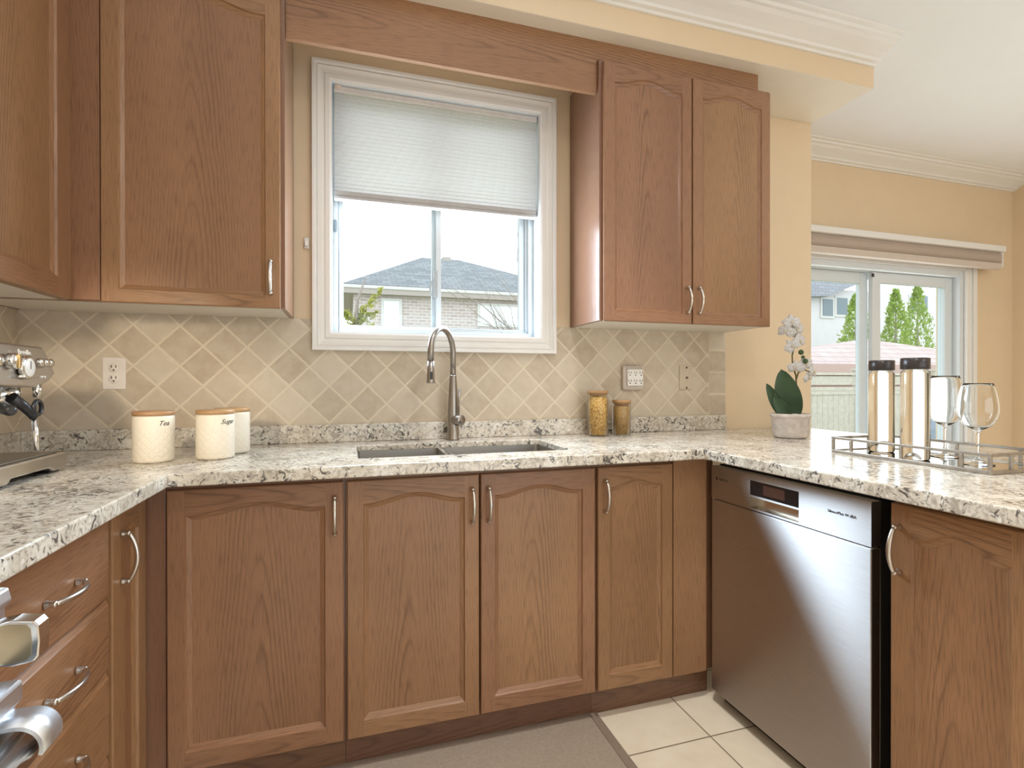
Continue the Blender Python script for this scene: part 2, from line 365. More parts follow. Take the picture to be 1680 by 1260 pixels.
ORCH_LEAF = make_leaf('orchid_leaf', (0.030, 0.065, 0.030), (0.055, 0.105, 0.045), 0.08)
PETAL = make_leaf('orchid_petal', (0.82, 0.79, 0.77), (0.90, 0.88, 0.86), 0.25)
BUD = plain('orchid_bud', (0.06, 0.10, 0.03), 0.5)
STEM = plain('orchid_stem', (0.13, 0.12, 0.045), 0.6)
CEDAR = make_leaf('cedar_foliage', (0.20, 0.33, 0.06), (0.46, 0.58, 0.14), 0.35)
SPRUCE = make_leaf('spruce_foliage', (0.32, 0.36, 0.07), (0.56, 0.54, 0.16), 0.35)
BARK = plain('bark', (0.30, 0.25, 0.22), 0.8)

def make_brick():
    t = NT('pale_brick'); tc = t.n('TexCoord').outputs['Object']; sp = t.n('SeparateXYZ', None, Vector=tc)
    v = t.n('CombineXYZ', None, X=sp.outputs[0], Y=sp.outputs[2])
    br = t.n('TexBrick', None, Vector=v, Color1=(0.44, 0.345, 0.31, 1), Color2=(0.54, 0.46, 0.425, 1), Mortar=(0.62, 0.59, 0.57, 1), Scale=1.0, Mortar_Size=0.018)
    br.inputs['Brick Width'].default_value = 0.34; br.inputs['Row Height'].default_value = 0.13
    t.bsdf(Base_Color=br.outputs[0], Roughness=0.9); return t.m
BRICK = make_brick()
def make_shingle(name, a, b):
    t = NT(name); tc = t.n('TexCoord').outputs['Object']; sp = t.n('SeparateXYZ', None, Vector=tc)
    v = t.n('CombineXYZ', None, X=sp.outputs[0], Y=t.math('MULTIPLY', sp.outputs[2], 1.4))
    br = t.n('TexBrick', None, Vector=v, Color1=c4(a), Color2=c4(b), Mortar=c4(tuple(x*0.75 for x in a)), Scale=1.0, Mortar_Size=0.015)
    br.inputs['Brick Width'].default_value = 0.42; br.inputs['Row Height'].default_value = 0.2
    t.bsdf(Base_Color=br.outputs[0], Roughness=0.9); return t.m
SHINGLE = make_shingle('grey_shingle', (0.17, 0.185, 0.195), (0.25, 0.265, 0.27))
PINKROOF = make_shingle('pink_shingle', (0.46, 0.36, 0.335), (0.52, 0.42, 0.395))
STUCCO = plain('pale_stucco', (0.66, 0.63, 0.63), 0.9, 0, 0.03, 3)
FENCEW = plain('weathered_fence', (0.50, 0.455, 0.38), 0.85, 0, 0.10, 12)
BROWNTRIM = plain('brown_trim', (0.36, 0.22, 0.18), 0.7)
GUTTER = plain('gutter', (0.62, 0.60, 0.57), 0.5)
SOFFITW = plain('eave_trim', (0.40, 0.35, 0.31), 0.7)  # brown-grey tone shared by the eave board and roof vent
HOUSEGLASS = plain('house_window_glass', (0.16, 0.21, 0.235), 0.25)
HOUSEGLASS2 = plain('house_window_bright', (0.80, 0.84, 0.85), 0.35)
GRASS = plain('grass', (0.25, 0.28, 0.15), 0.95, 0, 0.2, 2)
def make_canister():
    t = NT('cream_ceramic'); uv = t.n('TexCoord').outputs['UV']; sp = t.n('SeparateXYZ', None, Vector=uv)
    a = t.math('ADD', t.math('MULTIPLY', sp.outputs[0], 14.0), t.math('MULTIPLY', sp.outputs[1], 42.0)); b = t.math('SUBTRACT', t.math('MULTIPLY', sp.outputs[0], 14.0), t.math('MULTIPLY', sp.outputs[1], 42.0))
    fa = t.math('ABSOLUTE', t.math('SUBTRACT', t.math('FRACT', t.math('ADD', a, 50.0)), 0.5)); fb = t.math('ABSOLUTE', t.math('SUBTRACT', t.math('FRACT', t.math('ADD', b, 50.0)), 0.5))
    ln = t.ramp(t.math('MINIMUM', fa, fb), [(0.0, G(0.0)), (0.16, G(1.0))])
    low = t.ramp(sp.outputs[1], [(0.095, G(1.0)), (0.105, G(0.0))])
    h = t.mix(low, (1, 1, 1, 1), ln)
    t.bsdf(Base_Color=(0.86, 0.79, 0.66, 1), Roughness=0.38)
    t.bump(h, 0.35, 0.002); return t.m
CREAM = make_canister()
def make_pasta(name, a, b, d, scale, stretch):
    t = NT(name); tc = t.n('TexCoord').outputs['Object']
    vo = t.n('TexNoise', None, Vector=t.n('Mapping', None, Vector=tc, Scale=stretch, Rotation=(0.5, 0.4, 0.2)), Scale=scale, Detail=2.0, Distortion=2.2).outputs[0]
    col = t.ramp(vo, [(0.30, d), (0.45, a), (0.62, b)])
    t.bsdf(Base_Color=col, Roughness=0.5); t.bump(vo, 0.7, 0.004); return t.m
PASTA = make_pasta('penne', (0.52, 0.29, 0.06), (0.74, 0.49, 0.16), (0.10, 0.04, 0.01), 85, (1.0, 1.0, 0.55))
GRAIN = make_pasta('bulgur', (0.38, 0.225, 0.07), (0.52, 0.33, 0.12), (0.16, 0.075, 0.02), 160, (1, 1, 1))
POT = plain('ribbed_ceramic', (0.63, 0.56, 0.50), 0.75, 0, 0.16, 40, 0.3)

# ================================================================== SETTING
FZ = -0.042; CZ = 2.765; H = 0.915; XE = 3.554; YF = 0.57; XR = 6.22; YB = -5.2
o = MB().box(-0.2, XR+0.2, YB, YF+0.25, FZ-0.1, FZ).build('floor', make_floor()); struct(o)
ceil_root = MB().box(-0.2, XR+0.2, YB, YF+0.25, CZ, CZ+0.12).build('ceiling', CEIL); struct(ceil_root)
MB().box(-0.0, XE, -0.354, 0.006, 2.587, CZ-0.001).build('soffit', PAINT, ceil_root)
MB().box(-0.0, XE-0.001, -0.353, 0.005, 2.5855, 2.5868).build('soffit_underside', plain('daylit_soffit_cream', (0.84, 0.77, 0.655), 0.6, 0, 0.012, 8), ceil_root)  # thin paler board: daylight on the soffit's underside put into its colour
wall_left = MB().box(-0.15, -0.001, YB, YF+0.25, FZ, CZ).build('wall_left', PAINT); struct(wall_left)
o = MB().box(XR, XR+0.15, YB, YF+0.25, FZ, CZ).build('wall_right', PAINT); struct(o)
m = MB()
for (a, b, c, d) in ((-0.15, 1.2, FZ, CZ), (5.0, XR+0.15, FZ, CZ), (1.2, 5.0, 2.15, CZ)): m.box(a, b, YB-0.15, YB, c, d)
o = m.build('wall_front', PAINT); struct(o)
# back wall with the window hole
WX0, WX1, WZ0, WZ1 = 1.045, 1.955, 1.363, 2.392
m = MB()
for (a, b, c, d) in ((-0.001, WX0, FZ, CZ), (WX1, XE, FZ, CZ), (WX0, WX1, FZ, WZ0), (WX0, WX1, WZ1, CZ)): m.box(a, b, 0.007, 0.22, c, d)
m.box(XE-0.14, XE, 0.22, YF, FZ, CZ)
wall_back = m.build('wall_back', PAINT); struct(wall_back)
m = MB()
for (a, b, c, d) in ((0.0, 1.0, 0.915, 1.4155), (2.0, 2.879, 0.915, 1.4155), (1.0, 2.0, 0.915, 1.33)): m.box(a, b, 0.0, 0.0065, c, d)
m.build('backsplash', make_backsplash(), wall_back)
MB().box(2.879, 2.983, 0.0, 0.0065, 0.915, 1.4155).build('tile_border', make_backsplash(True), wall_back)
MB().box(0.0, 0.006, -1.37, 0.0, 0.915, 1.4155).build('backsplash', make_side_tile(), wall_left)
# far wall with the patio door hole
PX0, PX1, PZ1 = 3.80, 5.66, 2.015
m = MB()
for (a, b, c, d) in ((XE-0.1, PX0, FZ, CZ), (PX1, XR, FZ, CZ), (PX0, PX1, PZ1, CZ)): m.box(a, b, YF, YF+0.2, c, d)
o = m.build('wall_far', PAINT); struct(o)

# crown mouldings: profile (out from wall, z)
def crown(p, drop=0.077, out=0.162):
    base = [(0, -1.0), (0.06, -1.0), (0.10, -0.90), (0.20, -0.86), (0.24, -0.74), (0.42, -0.56), (0.62, -0.40), (0.72, -0.26), (0.80, -0.24), (0.84, -0.10), (0.96, -0.08), (1.0, 0.0), (0, 0)]
    return [(a*out, CZ-0.0005+b*drop) for a, b in base]
o = MB().prism([(-0.3545-a, z) for a, z in crown(0)], 'x', 0.0, XE).build('trim_1', TRIM); struct(o)
o = MB().prism([(YF-0.0005-a, z) for a, z in crown(0, out=0.17)], 'x', XE+0.001, XR-0.001).build('trim_2', TRIM); struct(o)
o = MB().prism([(XR-0.0005-a, z) for a, z in crown(0, out=0.17)], 'y', YB, YF-0.172).build('trim_3', TRIM); struct(o)

# ---- kitchen window
win = thing('window_1', 'white sliding window in the wall behind the sink', 'window', (0, 0, 0)); win['kind'] = 'structure'
def ring_frame(m, x0, x1, z0, z1, w, y0, y1, mi=0):
    m.box(x0, x0+w, y0, y1, z0, z1, mi=mi); m.box(x1-w, x1, y0, y1, z0, z1, mi=mi)
    m.box(x0+w, x1-w, y0, y1, z0, z0+w, mi=mi); m.box(x0+w, x1-w, y0, y1, z1-w, z1, mi=mi)
def casing(name, x0, x1, z0, z1, prof, parent, mat, yb=0.0):
    """Mitred moulding: prof = (distance outward from opening, thickness)."""
    m = MB(); prof = [(prof[0][0], 0)]+list(prof)+[(prof[-1][0], 0)]
    for i in range(len(prof)-1):
        (d0, t0), (d1, t1) = prof[i], prof[i+1]
        def R(d, t): return [(x0-d, yb-t, z0-d), (x1+d, yb-t, z0-d), (x1+d, yb-t, z1+d), (x0-d, yb-t, z1+d)]
        A, B = R(d0, t0), R(d1, t1)
        for k in range(4): m.face([A[k], A[(k+1) % 4], B[(k+1) % 4], B[k]])
    return m.build(name, mat, parent)
casing('casing', WX0, WX1, WZ0, WZ1, [(-0.003, 0.012), (0.006, 0.016), (0.022, 0.016), (0.026, 0.010), (0.038, 0.013), (0.050, 0.021), (0.055, 0.016), (0.061, 0.026), (0.072, 0.026), (0.073, 0.020)], win, TRIM)
m = MB()
m.box(WX0-0.003, WX0+0.004, 0.0, 0.19, WZ0, WZ1); m.box(WX1-0.004, WX1+0.003, 0.0, 0.19, WZ0, WZ1)
m.box(WX0, WX1, 0.0, 0.19, WZ0-0.003, WZ0+0.004); m.box(WX0, WX1, 0.0, 0.19, WZ1-0.004, WZ1+0.003)
m.build('jamb', VINYL, win)
m = MB(); ring_frame(m, WX0+0.004, WX1-0.004, WZ0+0.004, WZ1-0.004, 0.022, 0.085, 0.16); ring_frame(m, WX0+0.026, WX1-0.026, WZ0+0.026, WZ1-0.026, 0.010, 0.105, 0.15)
m.build('window_frame', VINYL, win, 0.002)
s1 = MB(); ring_frame(s1, 1.068, 1.512, 1.385, 2.37, 0.022, 0.09, 0.112); s1 = s1.build('sash', VINYL, win, 0.002)
s2 = MB(); ring_frame(s2, 1.474, 1.918, 1.385, 2.37, 0.024, 0.118, 0.142); s2 = s2.build('sash', VINYL, win, 0.002)
MB().box(1.085, 1.495, 0.099, 0.103, 1.40, 2.355).build('pane', PANE, s1)
MB().box(1.495, 1.90, 0.128, 0.132, 1.40, 2.355).build('pane', PANE, s2)
m = MB().box(1.478, 1.494, 0.078, 0.090, 1.54, 1.66).tube([(1.48, 0.082, 1.625), (1.463, 0.072, 1.60), (1.459, 0.070, 1.57), (1.466, 0.075, 1.545)], 0.004)
m.build('window_latch', plain('latch_grey', (0.45, 0.47, 0.48), 0.4), s1, 0.001)
MB().box(1.053, 1.063, 0.074, 0.0849, 1.80, 1.85).build('window_stop', plain('stop_grey', (0.22, 0.27, 0.30), 0.4), win, 0.002)
MB().box(1.80, 1.86, 0.098, 0.1049, 1.389, 1.397).build('drain_cover', plain('weep_cover', (0.62, 0.62, 0.57), 0.5), win)

# ---- cellular blind
bl = thing('cellular_blind', 'white pleated blind pulled halfway down the window over the sink', 'blind', (0, 0.036, 0))
bx0, bx1 = 1.056, 1.948
MB().box(bx0, bx1, -0.022, 0.022, 2.362, 2.3865).build('headrail', plain('headrail', (0.70, 0.67, 0.64), 0.5), bl, 0.003)
m = MB(); n = 24; zt, zb = 2.362, 1.958
for i in range(n):
    za = zt-(zt-zb)*i/n; zc = zt-(zt-zb)*(i+1)/n; zm = (za+zc)/2
    for sgn, y in ((-1, 0.0),):
        for (p, q, yp, yq) in ((za, zm, 0.002, 0.014), (zm, zc, 0.014, 0.002)):
            m.face([(bx0+.002, sgn*yp, p), (bx1-.002, sgn*yp, p), (bx1-.002, sgn*yq, q), (bx0+.002, sgn*yq, q)])
m.build('pleated_fabric', SHADE, bl, merge=False)
m = MB().box(bx0, bx1, -0.017, 0.017, 1.921, 1.936).box(bx0, bx1, -0.013, 0.013, 1.936, 1.958)
m.build('bottom_rail', plain('bottom_rail', (0.47, 0.45, 0.44), 0.5), bl, 0.004)
m = MB().lathe([(0, 0.0), (0.012, 0.002), (0.0135, 0.006), (0.0135, 0.010), (0.0, 0.012)], (1.072, -0.020, 2.381), 16, axis='-y')
m.build('cord_guide', plain('cord_guide', (0.70, 0.58, 0.50), 0.5), bl)
cl = thing('cord_cleat', 'small white cord holder on the wall beside the window', 'cleat', (0.951, 0.0, 1.722))
MB().box(-0.010, 0.010, -0.004, 0.0065, -0.022, 0.022).build('back_plate', PLATE_W, cl, 0.003)
MB().box(-0.006, 0.006, -0.022, -0.004, -0.016, 0.006).build('hook', PLATE_W, cl, 0.003)
pts = []
for i in range(25):
    a = i/24
    if a < 0.5: pts.append((0.955-0.018*math.sin(a*2*PI/2)-0.002, -0.014-0.016*a*2, 1.712-(1.712-1.50)*(a*2)))
    else:
        b = (a-0.5)*2; pts.append((0.935+0.125*b, -0.030-0.006*math.sin(PI*b)+0.028*b*b, 1.50-0.030*math.sin(PI*b*0.75)+0.028*b*b))
MB().tube(pts, 0.0024, 6).build('cord', plain('cord_string', (0.60, 0.55, 0.48), 0.6), cl)

# ---- patio door
pd = thing('door_1', 'white sliding glass patio door beyond the counter', 'door', (0, 0, 0)); pd['kind'] = 'structure'
m = MB()
m.box(PX1, PX1+0.11, YF-0.018, YF, FZ, PZ1+0.08); m.box(PX0-0.11, PX0, YF-0.018, YF, FZ, PZ1+0.08); m.box(PX0, PX1, YF-0.018, YF, PZ1, PZ1+0.08)
m.box(PX1+0.07, PX1+0.11, YF-0.028, YF-0.018, FZ, PZ1+0.08); m.box(PX1, PX1+0.014, YF-0.024, YF-0.018, FZ, PZ1)
m.build('casing', TRIM, pd, 0.003)
m = MB(); m.box(PX1-0.045, PX1, YF, YF+0.16, FZ, PZ1); m.box(PX0, PX0+0.045, YF, YF+0.16, FZ, PZ1); m.box(PX0+0.045, PX1-0.045, YF, YF+0.16, PZ1-0.045, PZ1); m.box(PX0+0.045, PX1-0.045, YF, YF+0.16, FZ, FZ+0.04)
m.build('door_frame', VINYL, pd, 0.002)
def pframe(x0, x1, y0, y1):
    m = MB(); w = 0.075; m.box(x0, x0+w, y0, y1, 0.0, 1.968); m.box(x1-w, x1, y0, y1, 0.0, 1.968); m.box(x0+w, x1-w, y0, y1, 1.89, 1.968); m.box(x0+w, x1-w, y0, y1, 0.0, 0.12); return m
d1 = pframe(4.785, 5.61, YF+0.05, YF+0.085).build('door_panel', VINYL, pd, 0.002)
d2 = pframe(3.85, 4.80, YF+0.10, YF+0.135).build('door_panel', VINYL, pd, 0.002)
MB().box(4.855, 5.54, YF+0.064, YF+0.070, 0.11, 1.90).build('pane', PANE, d1)
MB().box(3.92, 4.73, YF+0.114, YF+0.120, 0.11, 1.90).build('pane', PANE, d2)
MB().box(4.775, 4.795, YF+0.045, YF+0.0499, 1.93, 1.955).build('latch', BLACK, d1)
# cassette roller blind over the patio door
rb = thing('roller_blind', 'rolled up taupe roller blind with white cornice over the patio door', 'blind', (4.93, 0.50, 2.1))
x0, x1 = 3.72-4.93, 5.90-4.93
MB().box(x0-0.02, x1+0.02, -0.06, 0.05, 0.055, 0.098).build('cornice', TRIM, rb, 0.004)
m = MB().prism([(-0.03, 0.055), (-0.045, 0.02), (-0.045, -0.01), (-0.03, -0.03), (0.03, -0.03), (0.03, 0.055)], 'x', x0, x1); m.build('fabric_roll', FABRIC_VAL, rb, 0.004)
MB().box(x0, x1, -0.046, 0.0, -0.078, -0.031).build('hem_bar', FABRIC_VAL2, rb, 0.006)
MB().box(x1, x1+0.012, -0.046, 0.045, -0.06, 0.055).build('end_bracket', TRIM, rb, 0.002)

# ================================================================== CABINETRY
def arch_pts(x0, x1, zs, amp, n=28, inset=0.0):
    out = []
    for i in range(n+1):
        t = i/n; s = 1-abs(2*t-1); q = min(1, max(0, (s-0.10)/0.86)); f = q*q*(3-2*q); f = f**0.9
        out.append((x0+inset+(x1-x0-2*inset)*t, zs+amp*f-inset))
    return out
def door(parent, w, h, loc, sw=0.05, rb=0.05, rt=0.075, amp=0.027, swl=None, name='door', handle=None, hz=None, hl=0.108):
    """Cathedral door; local x across, front faces -y at y=0, thickness 0.02 behind."""
    T = 0.0195; c = 0.003; swl = swl or sw
    d = MB(); ro = lambda: (random.choice((-1, 1))*random.uniform(0.10, 0.35), random.uniform(0, 9))
    ix0, ix1, iz0, izs = swl, w-sw, rb, h-rt
    lo, hi = ro(), ro()
    d.gface([(c, 0, c), (ix0, 0, c), (ix0, 0, h-c), (c, 0, h-c)], 'z', lo)
    d.gface([(ix1, 0, c), (w-c, 0, c), (w-c, 0, h-c), (ix1, 0, h-c)], 'z', hi)
    bo = (random.uniform(-.03, .03), random.uniform(0, 9)); to = (-(h-0.05)+random.uniform(-.03, .03), random.uniform(0, 9))
    d.gface([(ix0, 0, c), (ix1, 0, c), (ix1, 0, iz0), (ix0, 0, iz0)], 'x', bo)
    A = arch_pts(ix0, ix1, izs, amp); n = len(A)
    for i in range(n-1):
        (xa, za), (xb, zb_) = A[i], A[i+1]
        d.gface([(xa, 0, za), (xb, 0, zb_), (xb, 0, h-c), (xa, 0, h-c)], 'x', to)
    loops = []
    for ins, dep in ((0, 0), (0.0035, 0.0065), (0.006, 0.0072), (0.0165, 0.0128)):
        t = [(x, dep, z) for x, z in arch_pts(ix0, ix1, izs, amp, inset=ins)]
        loops.append([(ix0+ins, dep, iz0+ins), (ix1-ins, dep, iz0+ins)]+list(reversed(t)))
    for a, b in zip(loops, loops[1:]):
        k = len(a)
        for i in range(k):
            j = (i+1) % k; side = 'x' if i == 0 or 2 <= i < k-1 else 'z'
            d.gface([a[i], a[j], b[j], b[i]], side, lo if side == 'z' else to)
    R0 = [(c, 0, c), (w-c, 0, c), (w-c, 0, h-c), (c, 0, h-c)]; R1 = [(0, c, 0), (w, c, 0), (w, c, h), (0, c, h)]; R2 = [(0, T, 0), (w, T, 0), (w, T, h), (0, T, h)]
    for a, b in ((R0, R1), (R1, R2)):
        for i in range(4):
            j = (i+1) % 4; g = 'x' if i in (0, 2) else 'z'; d.gface([b[i], b[j], a[j], a[i]], g, lo)
    d.gface(list(reversed(R2)), 'z', lo)
    o = d.build(name, OAK, parent, merge=False); o.location = loc
    p = MB(); off = (-(ix0+ix1)/2+random.uniform(-.03, .03), random.uniform(0, 9)); ins = 0.0156; y0, y1 = 0.0124, 0.017
    t = arch_pts(ix0, ix1, izs, amp, inset=ins)
    for i in range(len(t)-1):
        (xa, za), (xb, zb_) = t[i], t[i+1]
        p.gface([(xa, y0, iz0+ins), (xb, y0, iz0+ins), (xb, y0, zb_), (xa, y0, za)], 'z', off)
        p.gface([(xb, y1, iz0+ins), (xa, y1, iz0+ins), (xa, y1, za), (xb, y1, zb_)], 'z', off)
    p.build('panel', OAK, o, merge=False)
    if handle is not None: bow_handle(o, handle, hz, hl)
    return o
HANDLE_ME = {}
def bow_handle(parent, hx, hz, L=0.108, horizontal=False, y=0.0):
    key = (round(L, 3), horizontal)
    if key not in HANDLE_ME:
        m = MB(); n = 18; pts = []; rr = []
        for i in range(n+1):
            t = i/n; a = (t-0.5)*L; b = -0.0145-0.0195*math.sin(PI*t)**0.75
            pts.append((a, b, 0) if horizontal else (0, b, a)); rr.append(0.0048+0.0014*math.sin(PI*t))
        m.tube(pts, rr, 10)
        for sg in (-1, 1):
            e = sg*L/2; c = (e, 0, 0) if horizontal else (0, 0, e)
            m.lathe([(0.0, 0.0), (0.0082, 0.0005), (0.0082, 0.003), (0.0064, 0.007), (0.0060, 0.013), (0.0064, 0.0165), (0.0045, 0.0195), (0, 0.0205)], c, 14, axis='-y')
        o = m.build('handle', NICKEL, parent); HANDLE_ME[key] = o.data
    else:
        o = bpy.data.objects.new('handle', HANDLE_ME[key]); COL.objects.link(o); o.parent = parent
    o.location = (hx, y-0.0003, hz); o['label'] = 'satin nickel bow handle'
    return o
def carcass(parent, w, d, z0, z1, name='carcass', front=True, top=False, fr=0.03, frt=None, wood=OAK, side=OAK_SIDE, back=True):
    """Cabinet box; local x 0..w, y 0 (front frame) .. d, panels 16 mm."""
    m = MB(); t = 0.016
    m.box(0, t, 0.0, d, z0, z1, 'z', 1); m.box(w-t, w, 0.0, d, z0, z1, 'z', 1)
    m.box(t, w-t, 0.02, d, z0, z0+t, 'x', 1)
    if back: m.box(t, w-t, d-0.01, d, z0+t, z1, 'z', 1)
    if top: m.box(t, w-t, 0.02, d-0.01, z1-t, z1, 'x', 1)
    m.box(t, t+fr, 0, 0.02, z0, z1, 'z'); m.box(w-t-fr, w-t, 0, 0.02, z0, z1, 'z')
    m.box(t+fr, w-t-fr, 0, 0.02, z0, z0+fr, 'x'); m.box(t+fr, w-t-fr, 0, 0.02, z1-(frt or fr), z1, 'x')
    return m.build(name, [wood, side], parent)
def kick(parent, x0, x1, z0=FZ, z1=0.062, y=0.0):
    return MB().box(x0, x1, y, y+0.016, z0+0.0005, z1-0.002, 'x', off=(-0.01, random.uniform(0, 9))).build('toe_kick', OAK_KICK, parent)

# ---- back run base cabinets (root at front-left of face frame, y=-0.575)
YFR = -0.5755; DB = 0.5745; CT = 0.8785
def base_unit(name, label, x0, x1, doors, top=True, cat='cabinet', filler=None):
    r = thing(name, label, cat, (x0, YFR, 0))
    carcass(r, x1-x0, DB, 0.062, CT-0.0005, top=top)
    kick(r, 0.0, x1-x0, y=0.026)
    for (a, b, hside, kw) in doors:
        w = b-a; hx = {'r': w-0.024, 'l': 0.026}[hside]
        door(r, w, 0.793, (a-x0, -0.0197, 0.0635), rb=0.052, rt=0.072, handle=hx, hz=0.6925, **kw)
    return r
r = base_unit('base_cabinet', 'wide oak base cabinet with one arched door in the corner beside the drawer stack', 0.5625, 1.1025, [(0.628, 1.097, 'r', dict(swl=0.044, sw=0.052, amp=0.026))])
MB().box(0.0005, 0.0615, -0.0085, -0.0005, 0.0635, 0.870, 'z').build('filler_strip', OAK_SIDE, r, 0.001)
base_unit('sink_cabinet', 'double door oak base cabinet standing under the sink', 1.1035, 1.9475, [(1.108, 1.5225, 'r', dict(amp=0.026, sw=0.048)), (1.528, 1.9425, 'l', dict(amp=0.026, sw=0.048))], top=False)
r = base_unit('base_cabinet', 'narrow oak base cabinet with one arched door next to the dishwasher', 1.9485, 2.409, [(1.954, 2.259, 'l', dict(amp=0.022, sw=0.045))])
MB().box(2.263-1.9485, 2.4075-1.9485, -0.0185, -0.0005, 0.0635, 0.870, 'z').build('filler_panel', OAK, r, 0.002)
MB().box(2.4095-1.9485, 2.445-1.9485, -0.006, 0.02, 0.0635, 0.874, 'z').build('corner_strip', OAK_KICK, r, 0.001)
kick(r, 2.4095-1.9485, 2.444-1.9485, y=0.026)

# ---- peninsula cabinet facing -x
r = thing('peninsula_cabinet', 'oak base cabinet under the counter overhang past the dishwasher', 'cabinet', (2.4305, -1.297, 0), -PI/2)
carcass(r, 0.60, 0.56, 0.062, CT-0.0005, top=True); kick(r, 0, 0.60, y=0.026)
door(r, 0.298, 0.793, (0.0, -0.0197, 0.0635), rb=0.052, rt=0.078, amp=0.034, swl=0.050, sw=0.046, handle=0.022, hz=0.682, hl=0.112)
door(r, 0.294, 0.793, (0.302, -0.0197, 0.0635), rb=0.052, rt=0.078, amp=0.034, sw=0.05, handle=0.272, hz=0.682, hl=0.112)

# ---- left run facing +x : narrow cabinet then drawer stack (local x runs to +y)
r = thing('base_cabinet', 'slim oak base cabinet with one tall door between drawers and corner', 'cabinet', (0.560, -0.8085, 0), PI/2)
carcass(r, 0.2225, 0.55, 0.062, CT-0.0005, top=True, fr=0.01); kick(r, 0, 0.2225, y=0.026)
door(r, 0.211, 0.793, (0.0015, -0.0197, 0.0635), rb=0.052, rt=0.080, amp=0.024, swl=0.070, sw=0.052, handle=0.050, hz=0.665, hl=0.118)
r = thing('drawer_cabinet', 'oak drawer stack standing beside the range', 'cabinet', (0.560, -1.369, 0), PI/2)
carcass(r, 0.559, 0.55, 0.062, CT-0.0005, top=True, fr=0.02); kick(r, 0, 0.559, y=0.026)
MB().box(0.002, 0.103, -0.0185, -0.0005, 0.0635, 0.857, 'z').build('filler_panel', OAK, r, 0.002)
for (z0, z1) in ((0.660, 0.857), (0.490, 0.6565), (0.293, 0.4865), (0.0635, 0.2895)):
    w, h, ch, T = 0.446, z1-z0, 0.010, 0.0195; d = MB(); of = (-(h/2)+random.uniform(-.02, .02), random.uniform(0, 9))
    F0 = [(0.014, 0, 0.004), (w-0.014, 0, 0.004), (w-0.014, 0, h-0.017), (0.014, 0, h-0.017)]
    F1 = [(0.012, 0.002, 0.002), (w-0.012, 0.002, 0.002), (w-0.012, 0.002, h-0.015), (0.012, 0.002, h-0.015)]
    F2 = [(0, 0.013, 0), (w, 0.013, 0), (w, 0.013, h), (0, 0.013, h)]; F3 = [(0, T, 0), (w, T, 0), (w, T, h), (0, T, h)]
    d.gface(F0, 'x', of)
    for a, b in ((F0, F1), (F1, F2), (F2, F3)):
        for i in range(4): d.gface([b[i], b[(i+1) % 4], a[(i+1) % 4], a[i]], 'x', of)
    d.gface(list(reversed(F3)), 'x', of)
    o = d.build('drawer', OAK, r, merge=False); o.location = (0.108, -0.0197, z0)
    bow_handle(o, w/2, {0.660: 0.089, 0.490: 0.078, 0.293: 0.092, 0.0635: 0.11}[z0], 0.116, True)

# ---- wall cabinets
UZ0, UZ1 = 1.416, 2.500
def under(r, w, d):
    MB().box(0.0165, w-0.0165, 0.021, d-0.001, UZ0-0.001, UZ0-0.0003).build('underside', MELAMINE, r)
r = thing('wall_cabinet', 'two door oak wall cabinet hung between window and wall end', 'cabinet', (2.106, -0.301, 0))
carcass(r, 0.868, 0.300, UZ0, UZ1, top=True); under(r, 0.868, 0.300)
door(r, 0.424, 1.072, (0.013, -0.0197, 1.413), rb=0.040, rt=0.080, amp=0.030, sw=0.048, handle=0.424-0.026, hz=0.102)
door(r, 0.416, 1.072, (0.443, -0.0197, 1.413), rb=0.040, rt=0.080, amp=0.030, sw=0.048, handle=0.026, hz=0.102)
r = thing('wall_cabinet', 'single door oak wall cabinet hung beside the window above the canisters', 'cabinet', (0.002, -0.301, 0))
carcass(r, 0.901, 0.300, UZ0, UZ1, top=True, fr=0.06); under(r, 0.901, 0.300)
MB().box(0.2795, 0.365, -0.012, -0.0003, UZ0+0.002, UZ1-0.01, 'z').build('filler_strip', OAK, r, 0.001)
door(r, 0.519, 1.072, (0.369, -0.0197, 1.413), rb=0.042, rt=0.078, amp=0.034, sw=0.046, handle=0.519-0.030, hz=0.103)
r = thing('wall_cabinet', 'oak wall cabinet hung over the espresso machine on the side wall', 'cabinet', (0.2805, -0.80, 0), PI/2)
carcass(r, 0.497, 0.280, UZ0, UZ1, top=True); under(r, 0.497, 0.280)
door(r, 0.450, 1.072, (0.006, -0.0197, 1.413), rb=0.058, rt=0.078, amp=0.032, sw=0.066, handle=0.03, hz=0.103)
MB().box(0.458, 0.495, -0.010, -0.0003, UZ0+0.002, UZ1-0.01, 'z').build('filler_strip', OAK, r, 0.001)
# valance board across the window and over the cabinet
m = MB(); of = (-2.47, random.uniform(0, 9))
m.box(0.9045, 2.1045, -0.2815, -0.262, 2.366, 2.586, 'x', off=of); m.box(2.1045, 2.930, -0.2815, -0.262, 2.5015, 2.586, 'x', off=of)
tag(m.build('valance_board', make_wood('oak_fascia', (0.36, 0.185, 0.088), (0.30, 0.150, 0.070), (0.115, 0.053, 0.024), freq=4.5, side=90.0, amt=0.85)), 'oak valance board spanning above the window under the soffit', 'valance')

